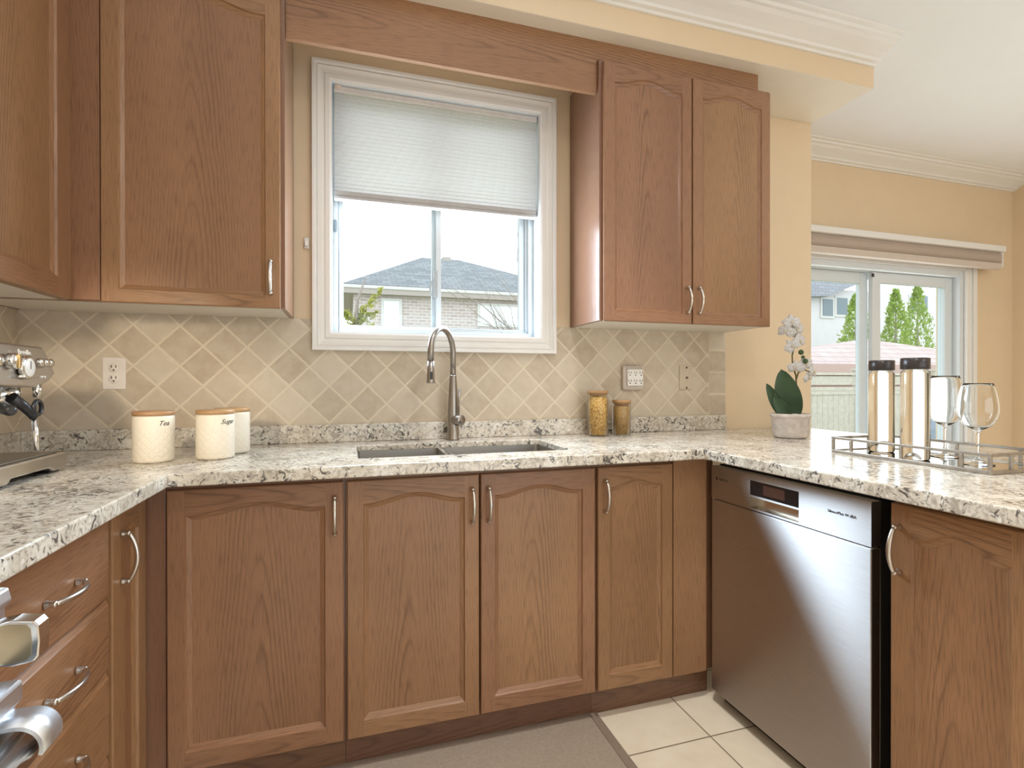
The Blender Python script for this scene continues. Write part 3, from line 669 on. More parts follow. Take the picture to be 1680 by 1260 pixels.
# ================================================================== COUNTER, SINK
ct = thing('countertop', 'speckled cream granite worktop running around the kitchen', 'countertop', (0, 0, 0))
XL, XRI, YFRT, XEND, YP, YL = 0.654, 2.337, -0.669, 3.442, -2.05, -1.374
SX0, SX1, SY0, SY1 = 1.141, 1.884, -0.522, -0.168
xs = [0.0005, XL, SX0, SX1, XRI, XEND]; ys = [YP, YL, YFRT, SY0, SY1, -0.0005]
def inside(i, j):
    if not (0 <= i < 5 and 0 <= j < 5): return False
    x = (xs[i]+xs[i+1])/2; y = (ys[j]+ys[j+1])/2
    if SX0 < x < SX1 and SY0 < y < SY1: return False
    if y > YFRT: return True
    if x < XL: return y > YL
    return x > XRI
m = MB(); zt, zb = H, 0.879
for i in range(5):
    for j in range(5):
        if not inside(i, j): continue
        hole = lambda p, q: 0 <= p < 5 and 0 <= q < 5 and SX0 < (xs[p]+xs[p+1])/2 < SX1 and SY0 < (ys[q]+ys[q+1])/2 < SY1
        zh = lambda p, q: 0.895 if hole(p, q) else zb
        a, b, c, d = xs[i], xs[i+1], ys[j], ys[j+1]
        m.face([(a, c, zt), (b, c, zt), (b, d, zt), (a, d, zt)]); m.face([(a, d, zb), (b, d, zb), (b, c, zb), (a, c, zb)])
        if not inside(i-1, j): m.face([(a, d, zh(i-1, j)), (a, c, zh(i-1, j)), (a, c, zt), (a, d, zt)])
        if not inside(i+1, j): m.face([(b, c, zh(i+1, j)), (b, d, zh(i+1, j)), (b, d, zt), (b, c, zt)])
        if not inside(i, j-1): m.face([(a, c, zh(i, j-1)), (b, c, zh(i, j-1)), (b, c, zt), (a, c, zt)])
        if not inside(i, j+1): m.face([(b, d, zh(i, j+1)), (a, d, zh(i, j+1)), (a, d, zt), (b, d, zt)])
m.build('slab', GRANITE, ct, 0.004, 3)
m = MB().box(0.0205, 2.972, -0.0205, -0.0005, H+0.0004, 0.988); m.box(0.0065, 0.0205, -1.374, -0.0005, H+0.0004, 0.988)
m.build('upstand', GRANITE, ct, 0.002)

sk = thing('kitchen_sink', 'undermount double bowl stainless sink set in the granite', 'sink', ((SX0+SX1)/2, (SY0+SY1)/2, 0.67))
ox, oy = (SX0+SX1)/2, (SY0+SY1)/2
def bowl(x0, x1, y0, y1):
    m = MB(); zt, zb, t = 0.8945-0.67, 0.0, 0.002; r = 0.02
    def loop(x0, x1, y0, y1, z, rad):
        out = []
        for cx, cy, a0 in ((x1-rad, y1-rad, 0), (x0+rad, y1-rad, PI/2), (x0+rad, y0+rad, PI), (x1-rad, y0+rad, 1.5*PI)):
            for k in range(5): a = a0+PI/2*k/4; out.append((cx+rad*math.cos(a), cy+rad*math.sin(a), z))
        return out
    L = [loop(x0-0.003, x1+0.003, y0-0.003, y1+0.003, zt, 0.015), loop(x0, x1, y0, y1, zt, 0.014), loop(x0, x1, y0, y1, zb+0.025, 0.014), loop(x0+0.02, x1-0.02, y0+0.02, y1-0.02, zb+0.004, 0.014)]
    for a, b in zip(L, L[1:]):
        for i in range(20):
            j = (i+1) % 20; m.face([a[i], a[j], b[j], b[i]], [(a[i][0]+a[i][1], a[i][2]), (a[j][0]+a[j][1], a[j][2]), (b[j][0]+b[j][1], b[j][2]), (b[i][0]+b[i][1], b[i][2])])
    m.face(L[-1]); return m
MB().box(1.4555-ox, 1.4705-ox, SY0-oy+0.001, SY1-oy-0.001, 0.20, 0.2245).build('divider', CHROME, sk, 0.003)
b1 = bowl(SX0-ox+0.004, 1.452-ox, SY0-oy+0.003, SY1-oy-0.004).build('bowl', STEEL_SINK, sk, merge=True)
b2 = bowl(1.474-ox, SX1-ox-0.004, SY0-oy+0.003, SY1-oy-0.004).build('bowl', STEEL_SINK, sk, merge=True)
for b, x in ((b1, 1.30), (b2, 1.68)):
    MB().lathe([(0, 0.006), (0.03, 0.007), (0.042, 0.0085), (0.042, 0.0045), (0, 0.0045)], (x-ox, 0.0, 0.0), 20).build('drain', CHROME, b)

# ---- faucet
fx, fy = 1.535, -0.075
fa = thing('faucet', 'tall brushed nickel gooseneck faucet behind the sink', 'faucet', (fx, fy, H))
FAU = plain('faucet_nickel', (0.36, 0.33, 0.30), 0.30, 1.0, 0.05)
MB().lathe([(0, 0.0005), (0.027, 0.0005), (0.027, 0.006), (0.0245, 0.010), (0.0235, 0.10), (0.0215, 0.16), (0.0145, 0.27), (0.0135, 0.275), (0, 0.275)], (0, 0, 0), 24).build('body', FAU, fa)
dv = Vector((-0.60, -0.80, 0)); R = 0.098; pts = [Vector((0, 0, 0.27))]
for i in range(25):
    a = PI*i/24; pts.append(dv*(R-R*math.cos(a))+Vector((0, 0, 0.365+R*math.sin(a))))
pts.append(dv*(2*R)+Vector((0, 0, 0.325)))
MB().tube(pts, 0.0125, 16).build('gooseneck', FAU, fa)
e = dv*(2*R)
sh = MB().lathe([(0, 0.326), (0.0135, 0.326), (0.0140, 0.29), (0.0150, 0.262), (0.0165, 0.245), (0.0165, 0.241), (0.012, 0.240), (0, 0.240)], e, 18).build('spray_head', FAU, fa)
MB().box(e.x-0.005, e.x+0.005, e.y-0.0195, e.y-0.013, 0.255, 0.285).build('spray_button', BLACK, sh, 0.002)
ax = Vector((0.50, -0.866, 0)); q = ax.to_track_quat('Z', 'Y').to_matrix()
MB().lathe([(0, 0.010), (0.0215, 0.010), (0.0225, 0.02), (0.0225, 0.052), (0.0205, 0.055), (0, 0.055)], (0, 0, 0.085), 24, axis=q).build('mixer_hub', FAU, fa)
hb = Vector((0, 0, 0.085))+ax*0.034
MB().tube([hb+Vector((0, 0, 0.015)), hb+Vector((0.006, 0.008, 0.13))], [0.0042, 0.0050], 10).build('lever', FAU, fa)

# ================================================================== DISHWASHER (faces -x)
dw = thing('dishwasher', 'stainless steel dishwasher built in under the counter', 'dishwasher', (2.416, -0.612, 0), -PI/2)
W_, D_ = 0.631, 0.60
MB().box(0.004, W_-0.004, 0.034, 0.58, FZ+0.02, 0.850).build('tub', DARKGAP, dw)
m = MB().box(0, W_, 0.0, 0.034, 0.006, 0.7215, 'z', off=(0, 0)); dd = m.build('door', STEEL, dw, 0.003)
# control panel with a pocket handle and a display window
cp = MB(); z0, z1 = 0.7265, 0.8455; hx0, hx1 = 0.198, 0.400; hz0, hz1, hz2 = 0.732, 0.776, 0.826
for (a, b, c, d) in ((0, hx0, z0, z1), (hx1, W_, z0, z1), (hx0, hx1, z0, hz0), (hx0, hx1, hz2, z1)): cp.box(a, b, 0.0, 0.034, c, d, 'z', off=(0, 0))
cpo = cp.build('control_panel', STEEL, dw)
m = MB().box(hx0, hx1, 0.030, 0.0335, hz0, hz1, 'z', off=(0, 0)); m.face([(hx0, 0.001, hz0+0.0005), (hx1, 0.001, hz0+0.0005), (hx1, 0.030, hz0+0.004), (hx0, 0.030, hz0+0.004)])
m.build('pocket_handle', make_steel('pocket_steel', (0.70, 0.66, 0.58), 0.22, 0.2), cpo)
MB().box(hx0, hx1, 0.0005, 0.030, hz1-0.006, hz1, 'z', off=(0, 0)).build('grip_bar', STEEL, cpo)
MB().box(hx0, hx1, 0.001, 0.030, hz1+0.0003, hz2, 'z').build('display_window', BLACKGLASS, cpo)
MB().box(hx0+0.058, hx1-0.055, 0.0004, 0.0009, hz1+0.010, hz2-0.008, 'z').build('display', DISPLAY, cpo)
m = text_mb('BOSCH', 0.0135); m.xf(Matrix.Translation((0.066, -0.0003, 0.797)))
m.lathe([(0.0038, -0.0003), (0.0058, -0.0003), (0.0058, 0.0003), (0.0038, 0.0003)], (0.030, 0.0, 0.8015), 18, axis='-y'); m.box(0.0285, 0.0315, -0.0005, 0.0, 0.798, 0.805)
m.build('lettering', INK, cpo, merge=False)
m = text_mb('SilencePlus 44 dBA', 0.0115); m.xf(Matrix.Translation((0.545, -0.0003, 0.790))); m.build('lettering', INK, cpo, merge=False)
MB().box(0.01, W_-0.01, 0.05, 0.066, FZ+0.0005, 0.004).build('toe_panel', DARKGAP, dw)

# ================================================================== RANGE (just its far end is in view)
rg = thing('range', 'stainless range at the end of the drawer stack', 'range', (0.0, -1.77, FZ))
def rbx(m, x0, x1, y0, y1, z0, z1, **k): return m.box(x0, x1, y0+1.77, y1+1.77, z0-FZ, z1-FZ, **k)
m = rbx(MB(), 0.02, 0.628, -2.16, -1.379, FZ+0.02, 0.885); m.build('body', make_steel('range_steel', (0.60, 0.59, 0.58), 0.3, 0.3), rg, 0.003)
m = rbx(MB(), 0.02, 0.640, -2.16, -1.378, 0.8855, 0.917); m.build('cooktop', plain('cooktop_steel', (0.62, 0.64, 0.66), 0.25, 1.0, 0.03), rg, 0.006)
RST = plain('range_satin', (0.78, 0.81, 0.85), 0.40, 1.0, 0.03)
m = MB().prism([(0.6285, 0.775-FZ), (0.668, 0.775-FZ), (0.668, 0.852-FZ), (0.676, 0.862-FZ), (0.672, 0.880-FZ), (0.6285, 0.884-FZ)], 'y', -2.15+1.77, -1.383+1.77); cpn = m.build('control_panel', RST, rg, 0.003)
m = rbx(MB(), 0.6285, 0.682, -2.155, -1.386, 0.15, 0.728); odr = m.build('oven_door', RST, rg, 0.006)
for k, yy in enumerate((-1.418, -1.58, -1.77, -1.96, -2.12)):
    c = Vector((0.6685, yy+1.77, 0.820-FZ))
    m = MB().lathe([(0, 0.0), (0.030, 0.0), (0.030, 0.004), (0.026, 0.008), (0, 0.008)], c, 28, axis='x')
    prof = []
    for i in range(9): a = -PI/2+PI*i/8; prof.append((0.050+0.011*math.cos(a)*0.9, 0.0285*math.sin(a)*(1 if abs(math.sin(a)) < .99 else 1)))
    prof = [(0.006, -0.026), (0.030, -0.030), (0.053, -0.0265), (0.058, -0.020), (0.0595, 0.0), (0.058, 0.020), (0.053, 0.0265), (0.030, 0.030), (0.006, 0.026)]
    m.prism([(c.x+a, c.z+b) for a, b in prof], 'y', c.y-0.013, c.y+0.013)
    kb = m.build('knob', CHROME, cpn, 0.003, 3)
    MB().prism([(c.x+a*0.86, c.z+b*0.86) for a, b in prof], 'y', c.y-0.0136, c.y-0.0131).build('knob_reflection', plain('warm_reflection_tone', (0.50, 0.40, 0.26), 0.22, 1.0) if 'warm_reflection_tone' not in bpy.data.materials else bpy.data.materials['warm_reflection_tone'], kb)  # thin gold sheet: warm reflection painted on the chrome grip's flat side
# handle: curved strap brackets carrying a tube
for yy in (-1.412, -2.13):
    m = MB(); y0, y1 = yy-0.028+1.77, yy+0.020+1.77; n = 14; zt = 0.716-FZ
    outer = [(0.682, zt)]; inner = [(0.682, zt-0.005)]
    for i in range(n+1):
        a = PI/2-PI*0.60*i/n; outer.append((0.704+0.032*math.cos(a), zt-0.032+0.032*math.sin(a))); inner.append((0.704+0.027*math.cos(a), zt-0.032+0.027*math.sin(a)))
    for i in range(len(outer)-1):
        A, B, C_, D2 = outer[i], outer[i+1], inner[i+1], inner[i]
        m.face([(A[0], y0, A[1]), (B[0], y0, B[1]), (B[0], y1, B[1]), (A[0], y1, A[1])], None, 0, True)
        m.face([(D2[0], y1, D2[1]), (C_[0], y1, C_[1]), (C_[0], y0, C_[1]), (D2[0], y0, D2[1])], None, 0, True)
        m.face([(A[0], y0, A[1]), (D2[0], y0, D2[1]), (C_[0], y0, C_[1]), (B[0], y0, B[1])]); m.face([(B[0], y1, B[1]), (C_[0], y1, C_[1]), (D2[0], y1, D2[1]), (A[0], y1, A[1])])
    e0, e1 = outer[-1], inner[-1]; m.face([(e0[0], y0, e0[1]), (e1[0], y0, e1[1]), (e1[0], y1, e1[1]), (e0[0], y1, e0[1])])
    m.build('handle_bracket', RST, odr)
MB().tube([(0.704, -2.145+1.77, 0.683-FZ), (0.704, -1.395+1.77, 0.683-FZ)], 0.0255, 24).build('handle_bar', CHROME, odr)
m = rbx(MB(), 0.6285, 0.6935, -2.15, -1.395, 0.7285, 0.758); m.build('vent_trim', RST, odr, 0.004)

# ================================================================== FLOOR MAT
mt = thing('floor_mat', 'grey brown anti fatigue mat lying before the sink cabinets', 'mat', (1.40, -0.95, FZ))
MB().box(-0.60, 0.535, -0.40, 0.383, 0.0004, 0.009).build('mat_top', RUG, mt, 0.003)
m = MB()
for (a, b, c, d) in ((0.5355, 0.567, -0.43, 0.40), (-0.63, -0.6005, -0.43, 0.40), (-0.6005, 0.5355, 0.3835, 0.40), (-0.6005, 0.5355, -0.43, -0.4005)): m.box(a, b, c, d, 0.0004, 0.0085)
m.build('mat_border', RUG_EDGE, mt, 0.003)

# ================================================================== ESPRESSO MACHINE (faces +x)
es = thing('espresso_machine', 'stainless espresso machine on the counter below the side wall cabinet', 'coffee machine', (0.20, -0.655, H))
E0 = lambda x, y, z: (x-0.20, y+0.655, z-H)
def eb(m, x0, x1, y0, y1, z0, z1, **k): return m.box(x0-0.20, x1-0.20, y0+0.655, y1+0.655, z0-H, z1-H, **k)
# drip tray base: skirt with an arched cut at the bottom front
m = MB(); yy = [(-0.827, 0.921), (-0.760, 0.921), (-0.748, 0.932), (-0.585, 0.932), (-0.560, 0.921), (-0.502, 0.921), (-0.495, 0.930), (-0.495, 0.958), (-0.505, 0.966), (-0.827, 0.966)]
m.prism([(y+0.655, z-H) for y, z in yy], 'x', 0.10-0.20, 0.358-0.20); base = m.build('drip_base', ESP_STEEL, es, 0.004)
eb(MB(), 0.20, 0.345, -0.80, -0.52, 0.9665, 0.970).build('drip_grille', plain('drip_grille', (0.30, 0.29, 0.27), 0.35, 1.0, 0.1, 200), base, 0.001)
eb(MB(), 0.110, 0.345, -0.815, -0.758, H+0.0005, 0.9208).build('foot_pad', BLACK, base); eb(MB(), 0.110, 0.345, -0.56, -0.51, H+0.0005, 0.9208).build('foot_pad', BLACK, base)
eb(MB(), 0.045, 0.19, -0.825, -0.505, 0.9665, 1.150).build('column', ESP_STEEL, es, 0.006)
eb(MB(), 0.045, 0.0995, -0.825, -0.505, H+0.0005, 0.966).build('rear_base', BLACK, es, 0.004)
# head: faceted cross-section along x, front face leaning back at the top
P = [(-0.83, 1.151), (-0.575, 1.146), (-0.515, 1.166), (-0.483, 1.184), (-0.508, 1.245), (-0.520, 1.256), (-0.83, 1.256)]
m = MB(); A = [E0(0.05, y, z) for y, z in P]; B = [E0(0.342-0.20*max(0, z-1.17)-(0.012 if i in (2, 3, 4, 5) else 0)-(0.01 if z < 1.16 else 0), y, z) for i, (y, z) in enumerate(P)]
for i in range(len(P)): m.face([A[i], A[(i+1) % 7], B[(i+1) % 7], B[i]])
m.face(list(reversed(A))); m.face([B[0], B[1], B[2], B[3], B[4], B[5], B[6]])
head = m.build('head', ESP_STEEL, es, 0.006, 3)
fz = lambda z: 0.342-0.20*max(0, z-1.17)
def disc(name, y, z, r, t, mat, par, x=None):
    return MB().lathe([(0, -0.004), (r, -0.004), (r, t*0.7), (r*0.86, t), (0, t)], E0(fz(z) if x is None else x, y, z), 24, axis='x').build(name, mat, par)
g = disc('gauge', -0.642, 1.197, 0.030, 0.007, CHROME, head); disc('gauge_face', -0.642, 1.197, 0.0245, 0.0085, PLATE_W, g)
m = MB(); m.xf(Matrix.Identity(4)); c = E0(fz(1.197)+0.0088, -0.642, 1.197)
m.box(c[0], c[0]+0.0006, c[1]-0.001, c[1]+0.001, c[2]-0.004, c[2]+0.016); m.build('gauge_needle', INK, g)
for y in (-0.577, -0.553, -0.531): disc('button', y, 1.212, 0.011, 0.008, CHROME, head)
dl = disc('grind_dial', -0.700, 1.211, 0.020, 0.014, CHROME, head)
c = E0(fz(1.211)+0.014, -0.700, 1.211); MB().box(c[0], c[0]+0.005, c[1]-0.004, c[1]+0.004, c[2]-0.017, c[2]+0.017).build('dial_grip', plain('brass_dial', (0.62, 0.45, 0.22), 0.25, 1.0), dl, 0.001)
disc('filter_button', -0.752, 1.211, 0.013, 0.008, CHROME, head)
for y in (-0.676, -0.664, -0.585, -0.570): disc('indicator_light', y, 1.174, 0.0028, 0.002, PLATE_W, head)
m = text_mb('Breville', 0.018); m.xf(Matrix.Translation(E0(fz(1.236)+0.0035, -0.640, 1.230)) @ Matrix.Rotation(-0.2, 4, 'Y') @ Matrix.Rotation(PI/2, 4, 'Z')); m.build('lettering', PLATE_W, head, merge=False)
gh = MB().lathe([(0, -0.03), (0.034, -0.03), (0.035, 0.0), (0.030, 0.02), (0, 0.02)], E0(0.272, -0.606, 1.132), 28).build('group_head', CHROME, es)
pf = MB().lathe([(0, -0.028), (0.020, -0.028), (0.028, -0.018), (0.031, -0.003), (0.031, -0.0005), (0, -0.0005)], E0(0.262, -0.672, 1.120), 28).build('portafilter', CHROME, es)
MB().tube([E0(0.285, -0.690, 1.108), E0(0.320, -0.735, 1.103), E0(0.365, -0.790, 1.099), E0(0.398, -0.832, 1.097), E0(0.404, -0.840, 1.0965)], [0.008, 0.010, 0.0125, 0.0125, 0.007], 14).build('portafilter_handle', BLACK, pf)
MB().lathe([(0, -0.016), (0.010, -0.016), (0.010, 0.018), (0, 0.018)], E0(0.325, -0.572, 1.136), 16).build('water_outlet', CHROME, es)
sw = MB().tube([E0(0.318, -0.668, 1.122), E0(0.328, -0.640, 1.100), E0(0.338, -0.625, 1.080), E0(0.343, -0.622, 1.068)], [0.014, 0.012, 0.011, 0.009], 14).build('steam_grip', BLACK, es)
pts = [E0(0.345, -0.612+0.0175*math.cos(a), 1.094+0.0175*math.sin(a)) for a in [2*PI*k/20 for k in range(21)]]
MB().tube(pts, 0.0055, 10, False).build('finger_ring', BLACK, sw)
MB().tube([E0(0.343, -0.622, 1.070), E0(0.346, -0.622, 1.010), E0(0.348, -0.622, 0.985)], [0.0062, 0.0060, 0.0052], 12).build('steam_wand', CHROME, es)

# ================================================================== CANISTERS
def wrap_text(body, size, r, ang, z, shear=0.45):
    m = text_mb(body, size, shear, 0.0002); out = MB()
    for f in m.f:
        pts = []
        for i in f:
            x, y, zz = m.v[i]; a = ang+x/r; rr = r+0.0006-y; pts.append((rr*math.cos(a), rr*math.sin(a), z+zz))
        out.face(pts)
    return out
def canister(loc, label, word, ang):
    r, h = 0.0555, 0.143
    t = thing('canister', label, 'canister', loc, 0, 'cream kitchen canisters')
    MB().lathe([(0, 0.0005), (r-0.006, 0.0005), (r-0.002, 0.003), (r, 0.008), (r, 0.135), (r-0.001, 0.140), (r-0.004, h), (0, h)], (0, 0, 0), 48).build('body', CREAM, t)
    MB().lathe([(0, h+0.0003), (r-0.001, h+0.0003), (r+0.0005, h+0.003), (r+0.0005, h+0.010), (r-0.002, h+0.013), (0, h+0.013)], (0, 0, 0), 48).build('lid', LIDWOOD, t)
    if word: wrap_text(word, 0.021, r, ang, 0.113).build('lettering', INK, t, merge=False)
    return t
canister((0.537, -0.395, H), 'cream canister marked Tea with wooden lid, standing apart', 'Tea', math.radians(-46))
canister((0.702, -0.372, H), 'cream canister marked Sugar with wooden lid, front one of the close pair', 'Sugar', math.radians(-39))
canister((0.726, -0.245, H), 'cream canister with wooden lid mostly hidden behind the Sugar canister', None, 0)

# ================================================================== JARS
def jar(name, label, x, y, r, h, fill, stuff, nm):
    t = thing(name, label, 'jar', (x, y, H), 0, 'glass storage jars')
    MB().lathe([(0, 0.0005), (r-0.003, 0.0005), (r, 0.004), (r, h-0.018), (r-0.002, h-0.014), (r-0.0045, h-0.014), (r-0.0035, h-0.02), (r-0.0035, 0.005), (0, 0.005)], (0, 0, 0), 40).build('glass', JARGLASS, t)
    rr = r-0.004; MB().lathe([(0, 0.0055), (rr, 0.0055), (rr, fill-0.006), (rr*0.8, fill+0.002), (rr*0.3, fill+0.004), (0, fill)], (0, 0, 0), 36).build(nm, stuff, t)
    MB().lathe([(0, h-0.022), (r-0.006, h-0.022), (r-0.006, h-0.0135), (r, h-0.0135), (r+0.001, h-0.003), (r-0.002, h), (0, h)], (0, 0, 0), 40).build('lid', LIDWOOD, t)
jar('storage_jar', 'taller glass jar of pasta with wooden lid', 2.196, -0.108, 0.0475, 0.206, 0.178, PASTA, 'pasta')
jar('storage_jar', 'shorter glass jar of grain with wooden lid', 2.318, -0.106, 0.0425, 0.162, 0.135, GRAIN, 'grain')

# ================================================================== OUTLETS
o1 = thing('outlet', 'white duplex wall outlet on the tiles near the canisters', 'outlet', (0.2915, 0.0, 1.1925))
MB().box(-0.0365, 0.0365, -0.006, -0.0002, -0.059, 0.059).build('cover_plate', PLATE, o1, 0.003)
for dz in (-0.02, 0.02):
    rc = MB().lathe([(0, 0.0062), (0.0165, 0.0062), (0.017, 0.0075), (0.0155, 0.009), (0, 0.009)], (0, 0, dz), 24, axis='-y').build('receptacle', PLATE, o1)
    m = MB().box(-0.0085, -0.0055, -0.0096, -0.0088, dz+0.000, dz+0.010).box(0.0055, 0.0085, -0.0096, -0.0088, dz+0.000, dz+0.010)
    m.lathe([(0, 0.0088), (0.003, 0.0088), (0.003, 0.0096), (0, 0.0096)], (0, 0, dz-0.008), 12, axis='-y'); m.build('slots', SLOT, rc)
o2 = thing('outlet_adapter', 'white six socket outlet adapter on the tiles above the jars', 'outlet', (2.431, 0.0, 1.180))
MB().box(-0.057, 0.055, -0.022, -0.0002, -0.060, 0.060).build('housing', plain('adapter_shell', (0.60, 0.52, 0.46), 0.4), o2, 0.010, 3)
fp = MB().box(-0.040, 0.046, -0.034, -0.0222, -0.040, 0.042).build('socket_face', PLATE_W, o2, 0.005)
m = MB()
for ix in (-0.027, 0.003, 0.033):
    for iz in (-0.021, 0.018):
        m.box(ix-0.008, ix-0.005, -0.0346, -0.0338, iz+0.003, iz+0.011); m.box(ix+0.004, ix+0.007, -0.0346, -0.0338, iz+0.003, iz+0.011)
        m.lathe([(0, 0.0338), (0.0032, 0.0338), (0.0032, 0.0346), (0, 0.0346)], (ix, 0, iz-0.005), 10, axis='-y')
m.build('slots', SLOT, fp)
o3 = thing('cable_plate', 'beige cable wall plate on the tiles near the border column', 'wall plate', (2.741, 0.0, 1.181))
MB().box(-0.040, 0.036, -0.006, -0.0002, -0.060, 0.060).build('cover_plate', PLATE_T, o3, 0.003)
MB().lathe([(0, 0.0062), (0.0055, 0.0062), (0.0055, 0.010), (0.004, 0.010), (0.004, 0.016), (0, 0.016)], (0, 0, 0), 12, axis='-y').build('coax_jack', plain('coax', (0.2, 0.15, 0.1), 0.3, 1.0), o3)
for dz in (-0.051, 0.051): MB().lathe([(0, 0.0062), (0.005, 0.0062), (0.004, 0.0085), (0, 0.009)], (0, 0, dz), 12, axis='-y').build('screw', SLOT, o3)

# ================================================================== ORCHID
orx, ory = 2.960, -0.44
oc = thing('potted_orchid', 'white orchid in a small ribbed grey pot on the counter', 'plant', (orx, ory, H))
prof = [(0, 0.0005), (0.058, 0.0005), (0.064, 0.004)]
for k in range(8): z = 0.010+k*0.010; prof += [(0.0715+0.0008*k, z), (0.0690+0.0008*k, z+0.006)]
prof += [(0.079, 0.090), (0.081, 0.096), (0.081, 0.104), (0.077, 0.107), (0.072, 0.104), (0.070, 0.094), (0, 0.094)]
MB().lathe(prof, (0, 0, 0), 48).build('pot', POT, oc)
MB().lathe([(0, 0.0945), (0.069, 0.0945), (0.05, 0.103), (0.02, 0.106), (0, 0.105)], (0, 0, 0), 24).build('potting_moss', plain('moss', (0.62, 0.58, 0.50), 0.9, 0, 0.2, 80, 0.5), oc)
def leaf(base, tip, width, normal, thick=0.0025, cup=0.012, n=14):
    base, tip = Vector(base), Vector(tip); ax = tip-base; L = ax.length; ax.normalize(); nn = Vector(normal); nn = (nn-ax*nn.dot(ax)).normalized(); sd = ax.cross(nn)
    m = MB(); rows = []
    for i in range(n+1):
        t = i/n; w = width/2*(max(0, math.sin(PI*(0.10+0.90*t)**0.85)))**0.62 if t < 1 else 0.0; w = max(w, 0.001)
        rows.append([base+ax*L*t+sd*w*s+nn*(cup*(s*s)*min(1, w/0.02)-0.03*(t-0.4)**2) for s in (-1, -0.5, 0, 0.5, 1)])
    for dlt, fl in ((thick, False), (0, True)):
        for i in range(n):
            for k in range(4):
                q = [rows[i][k], rows[i][k+1], rows[i+1][k+1], rows[i+1][k]]; q = [p-nn*dlt for p in q]
                m.face(q if fl else list(reversed(q)), None, 0, True)
    return m
TOC = (-0.71, -0.70, 0.05)
leaf((0.005, -0.010, 0.098), (-0.040, 0.010, 0.298), 0.104, TOC).build('leaf', ORCH_LEAF, oc)
leaf((-0.030, -0.02, 0.098), (-0.088, 0.00, 0.178), 0.058, TOC).build('leaf', ORCH_LEAF, oc)
leaf((-0.020, 0.02, 0.098), (-0.085, 0.045, 0.235), 0.050, TOC).build('leaf', ORCH_LEAF, oc)
leaf((0.02, 0.01, 0.098), (0.045, 0.03, 0.165), 0.035, TOC).build('leaf', ORCH_LEAF, oc)
MB().tube([(0.022, -0.01, 0.10), (0.026, -0.008, 0.20), (0.026, -0.005, 0.272), (0.012, 0.0, 0.315), (0.010, 0.0, 0.36), (0.018, -0.01, 0.42), (0.002, -0.015, 0.47), (-0.02, -0.02, 0.50)], [0.004, 0.0036, 0.0034, 0.003, 0.003, 0.0026, 0.0024, 0.002], 10).build('flower_stem', STEM, oc)
MB().tube([(0.026, -0.006, 0.255), (0.034, -0.01, 0.285), (0.055, -0.02, 0.298), (0.085, -0.03, 0.285)], [0.0032, 0.003, 0.0026, 0.002], 8).build('flower_stem', STEM, oc)
def flower(c, d, size, roll):
    m = MB(); q = Vector(d).to_track_quat('Z', 'Y').to_matrix() @ Matrix.Rotation(roll, 3, 'Z')
    for k, (a, ln, wd) in enumerate(((90, 1.0, 0.62), (210, 0.95, 0.60), (330, 0.95, 0.60), (15, 1.0, 1.05), (165, 1.0, 1.05))):
        a = math.radians(a); e = Vector((math.cos(a), math.sin(a), 0)); s = Vector((-math.sin(a), math.cos(a), 0)); rows = []
        for i in range(7):
            t = i/6; w = size*wd*0.5*max(0.03, math.sin(PI*(0.06+0.94*t)**0.8))**0.7*(0.02 if i == 6 else 1)
            rows.append([e*size*ln*t+s*w*u+Vector((0, 0, size*(0.18*t-0.30*t*t-0.12*u*u+(0.05 if k > 2 else 0.0)))) for u in (-1, 0, 1)])
        for i in range(6):
            for u in range(2): m.face([Vector(c)+q@p for p in (rows[i][u], rows[i][u+1], rows[i+1][u+1], rows[i+1][u])], None, 0, True)
    o = m.build('flower', PETAL, oc, merge=False); so = o.modifiers.new('solid', 'SOLIDIFY'); so.thickness = 0.0008
    MB().lathe([(0, 0.0), (0.005, 0.002), (0.004, 0.008), (0, 0.011)], Vector(c), 8, axis=q).build('flower_lip', plain('lip_yellow', (0.75, 0.62, 0.40), 0.5) if 'lip_yellow' not in bpy.data.materials else bpy.data.materials['lip_yellow'], o)
for c, d, s, rl in (((-0.022, -0.03, 0.500), (-0.4, -0.9, 0.15), 0.040, 0.1), ((0.010, -0.025, 0.468), (-0.2, -0.95, -0.1), 0.038, 0.5), ((-0.045, -0.02, 0.462), (-0.8, -0.6, 0.1), 0.036, -0.3),
                    ((0.022, -0.03, 0.420), (0.1, -1, -0.05), 0.040, 0.2), ((-0.018, -0.03, 0.398), (-0.6, -0.8, -0.1), 0.036, 0.7), ((0.046, -0.01, 0.444), (0.5, -0.8, 0.1), 0.034, 0.0),
                    ((0.055, -0.03, 0.318), (-0.1, -1, 0.1), 0.042, 0.3), ((0.006, -0.02, 0.306), (-0.7, -0.7, 0.0), 0.032, 0.0), ((0.092, -0.035, 0.288), (0.3, -0.9, 0.1), 0.034, -0.2), ((0.072, -0.03, 0.262), (0.1, -0.95, -0.2), 0.030, 0.4)):
    flower(c, d, s, rl)
for c, r in (((0.022, -0.036, 0.372), 0.0115), ((0.046, -0.036, 0.334), 0.011), ((0.040, -0.03, 0.352), 0.007)):
    MB().lathe([(0, -r), (r*0.7, -r*0.7), (r, 0), (r*0.75, r*0.7), (0, r*1.15)], c, 14).build('bud', BUD, oc)

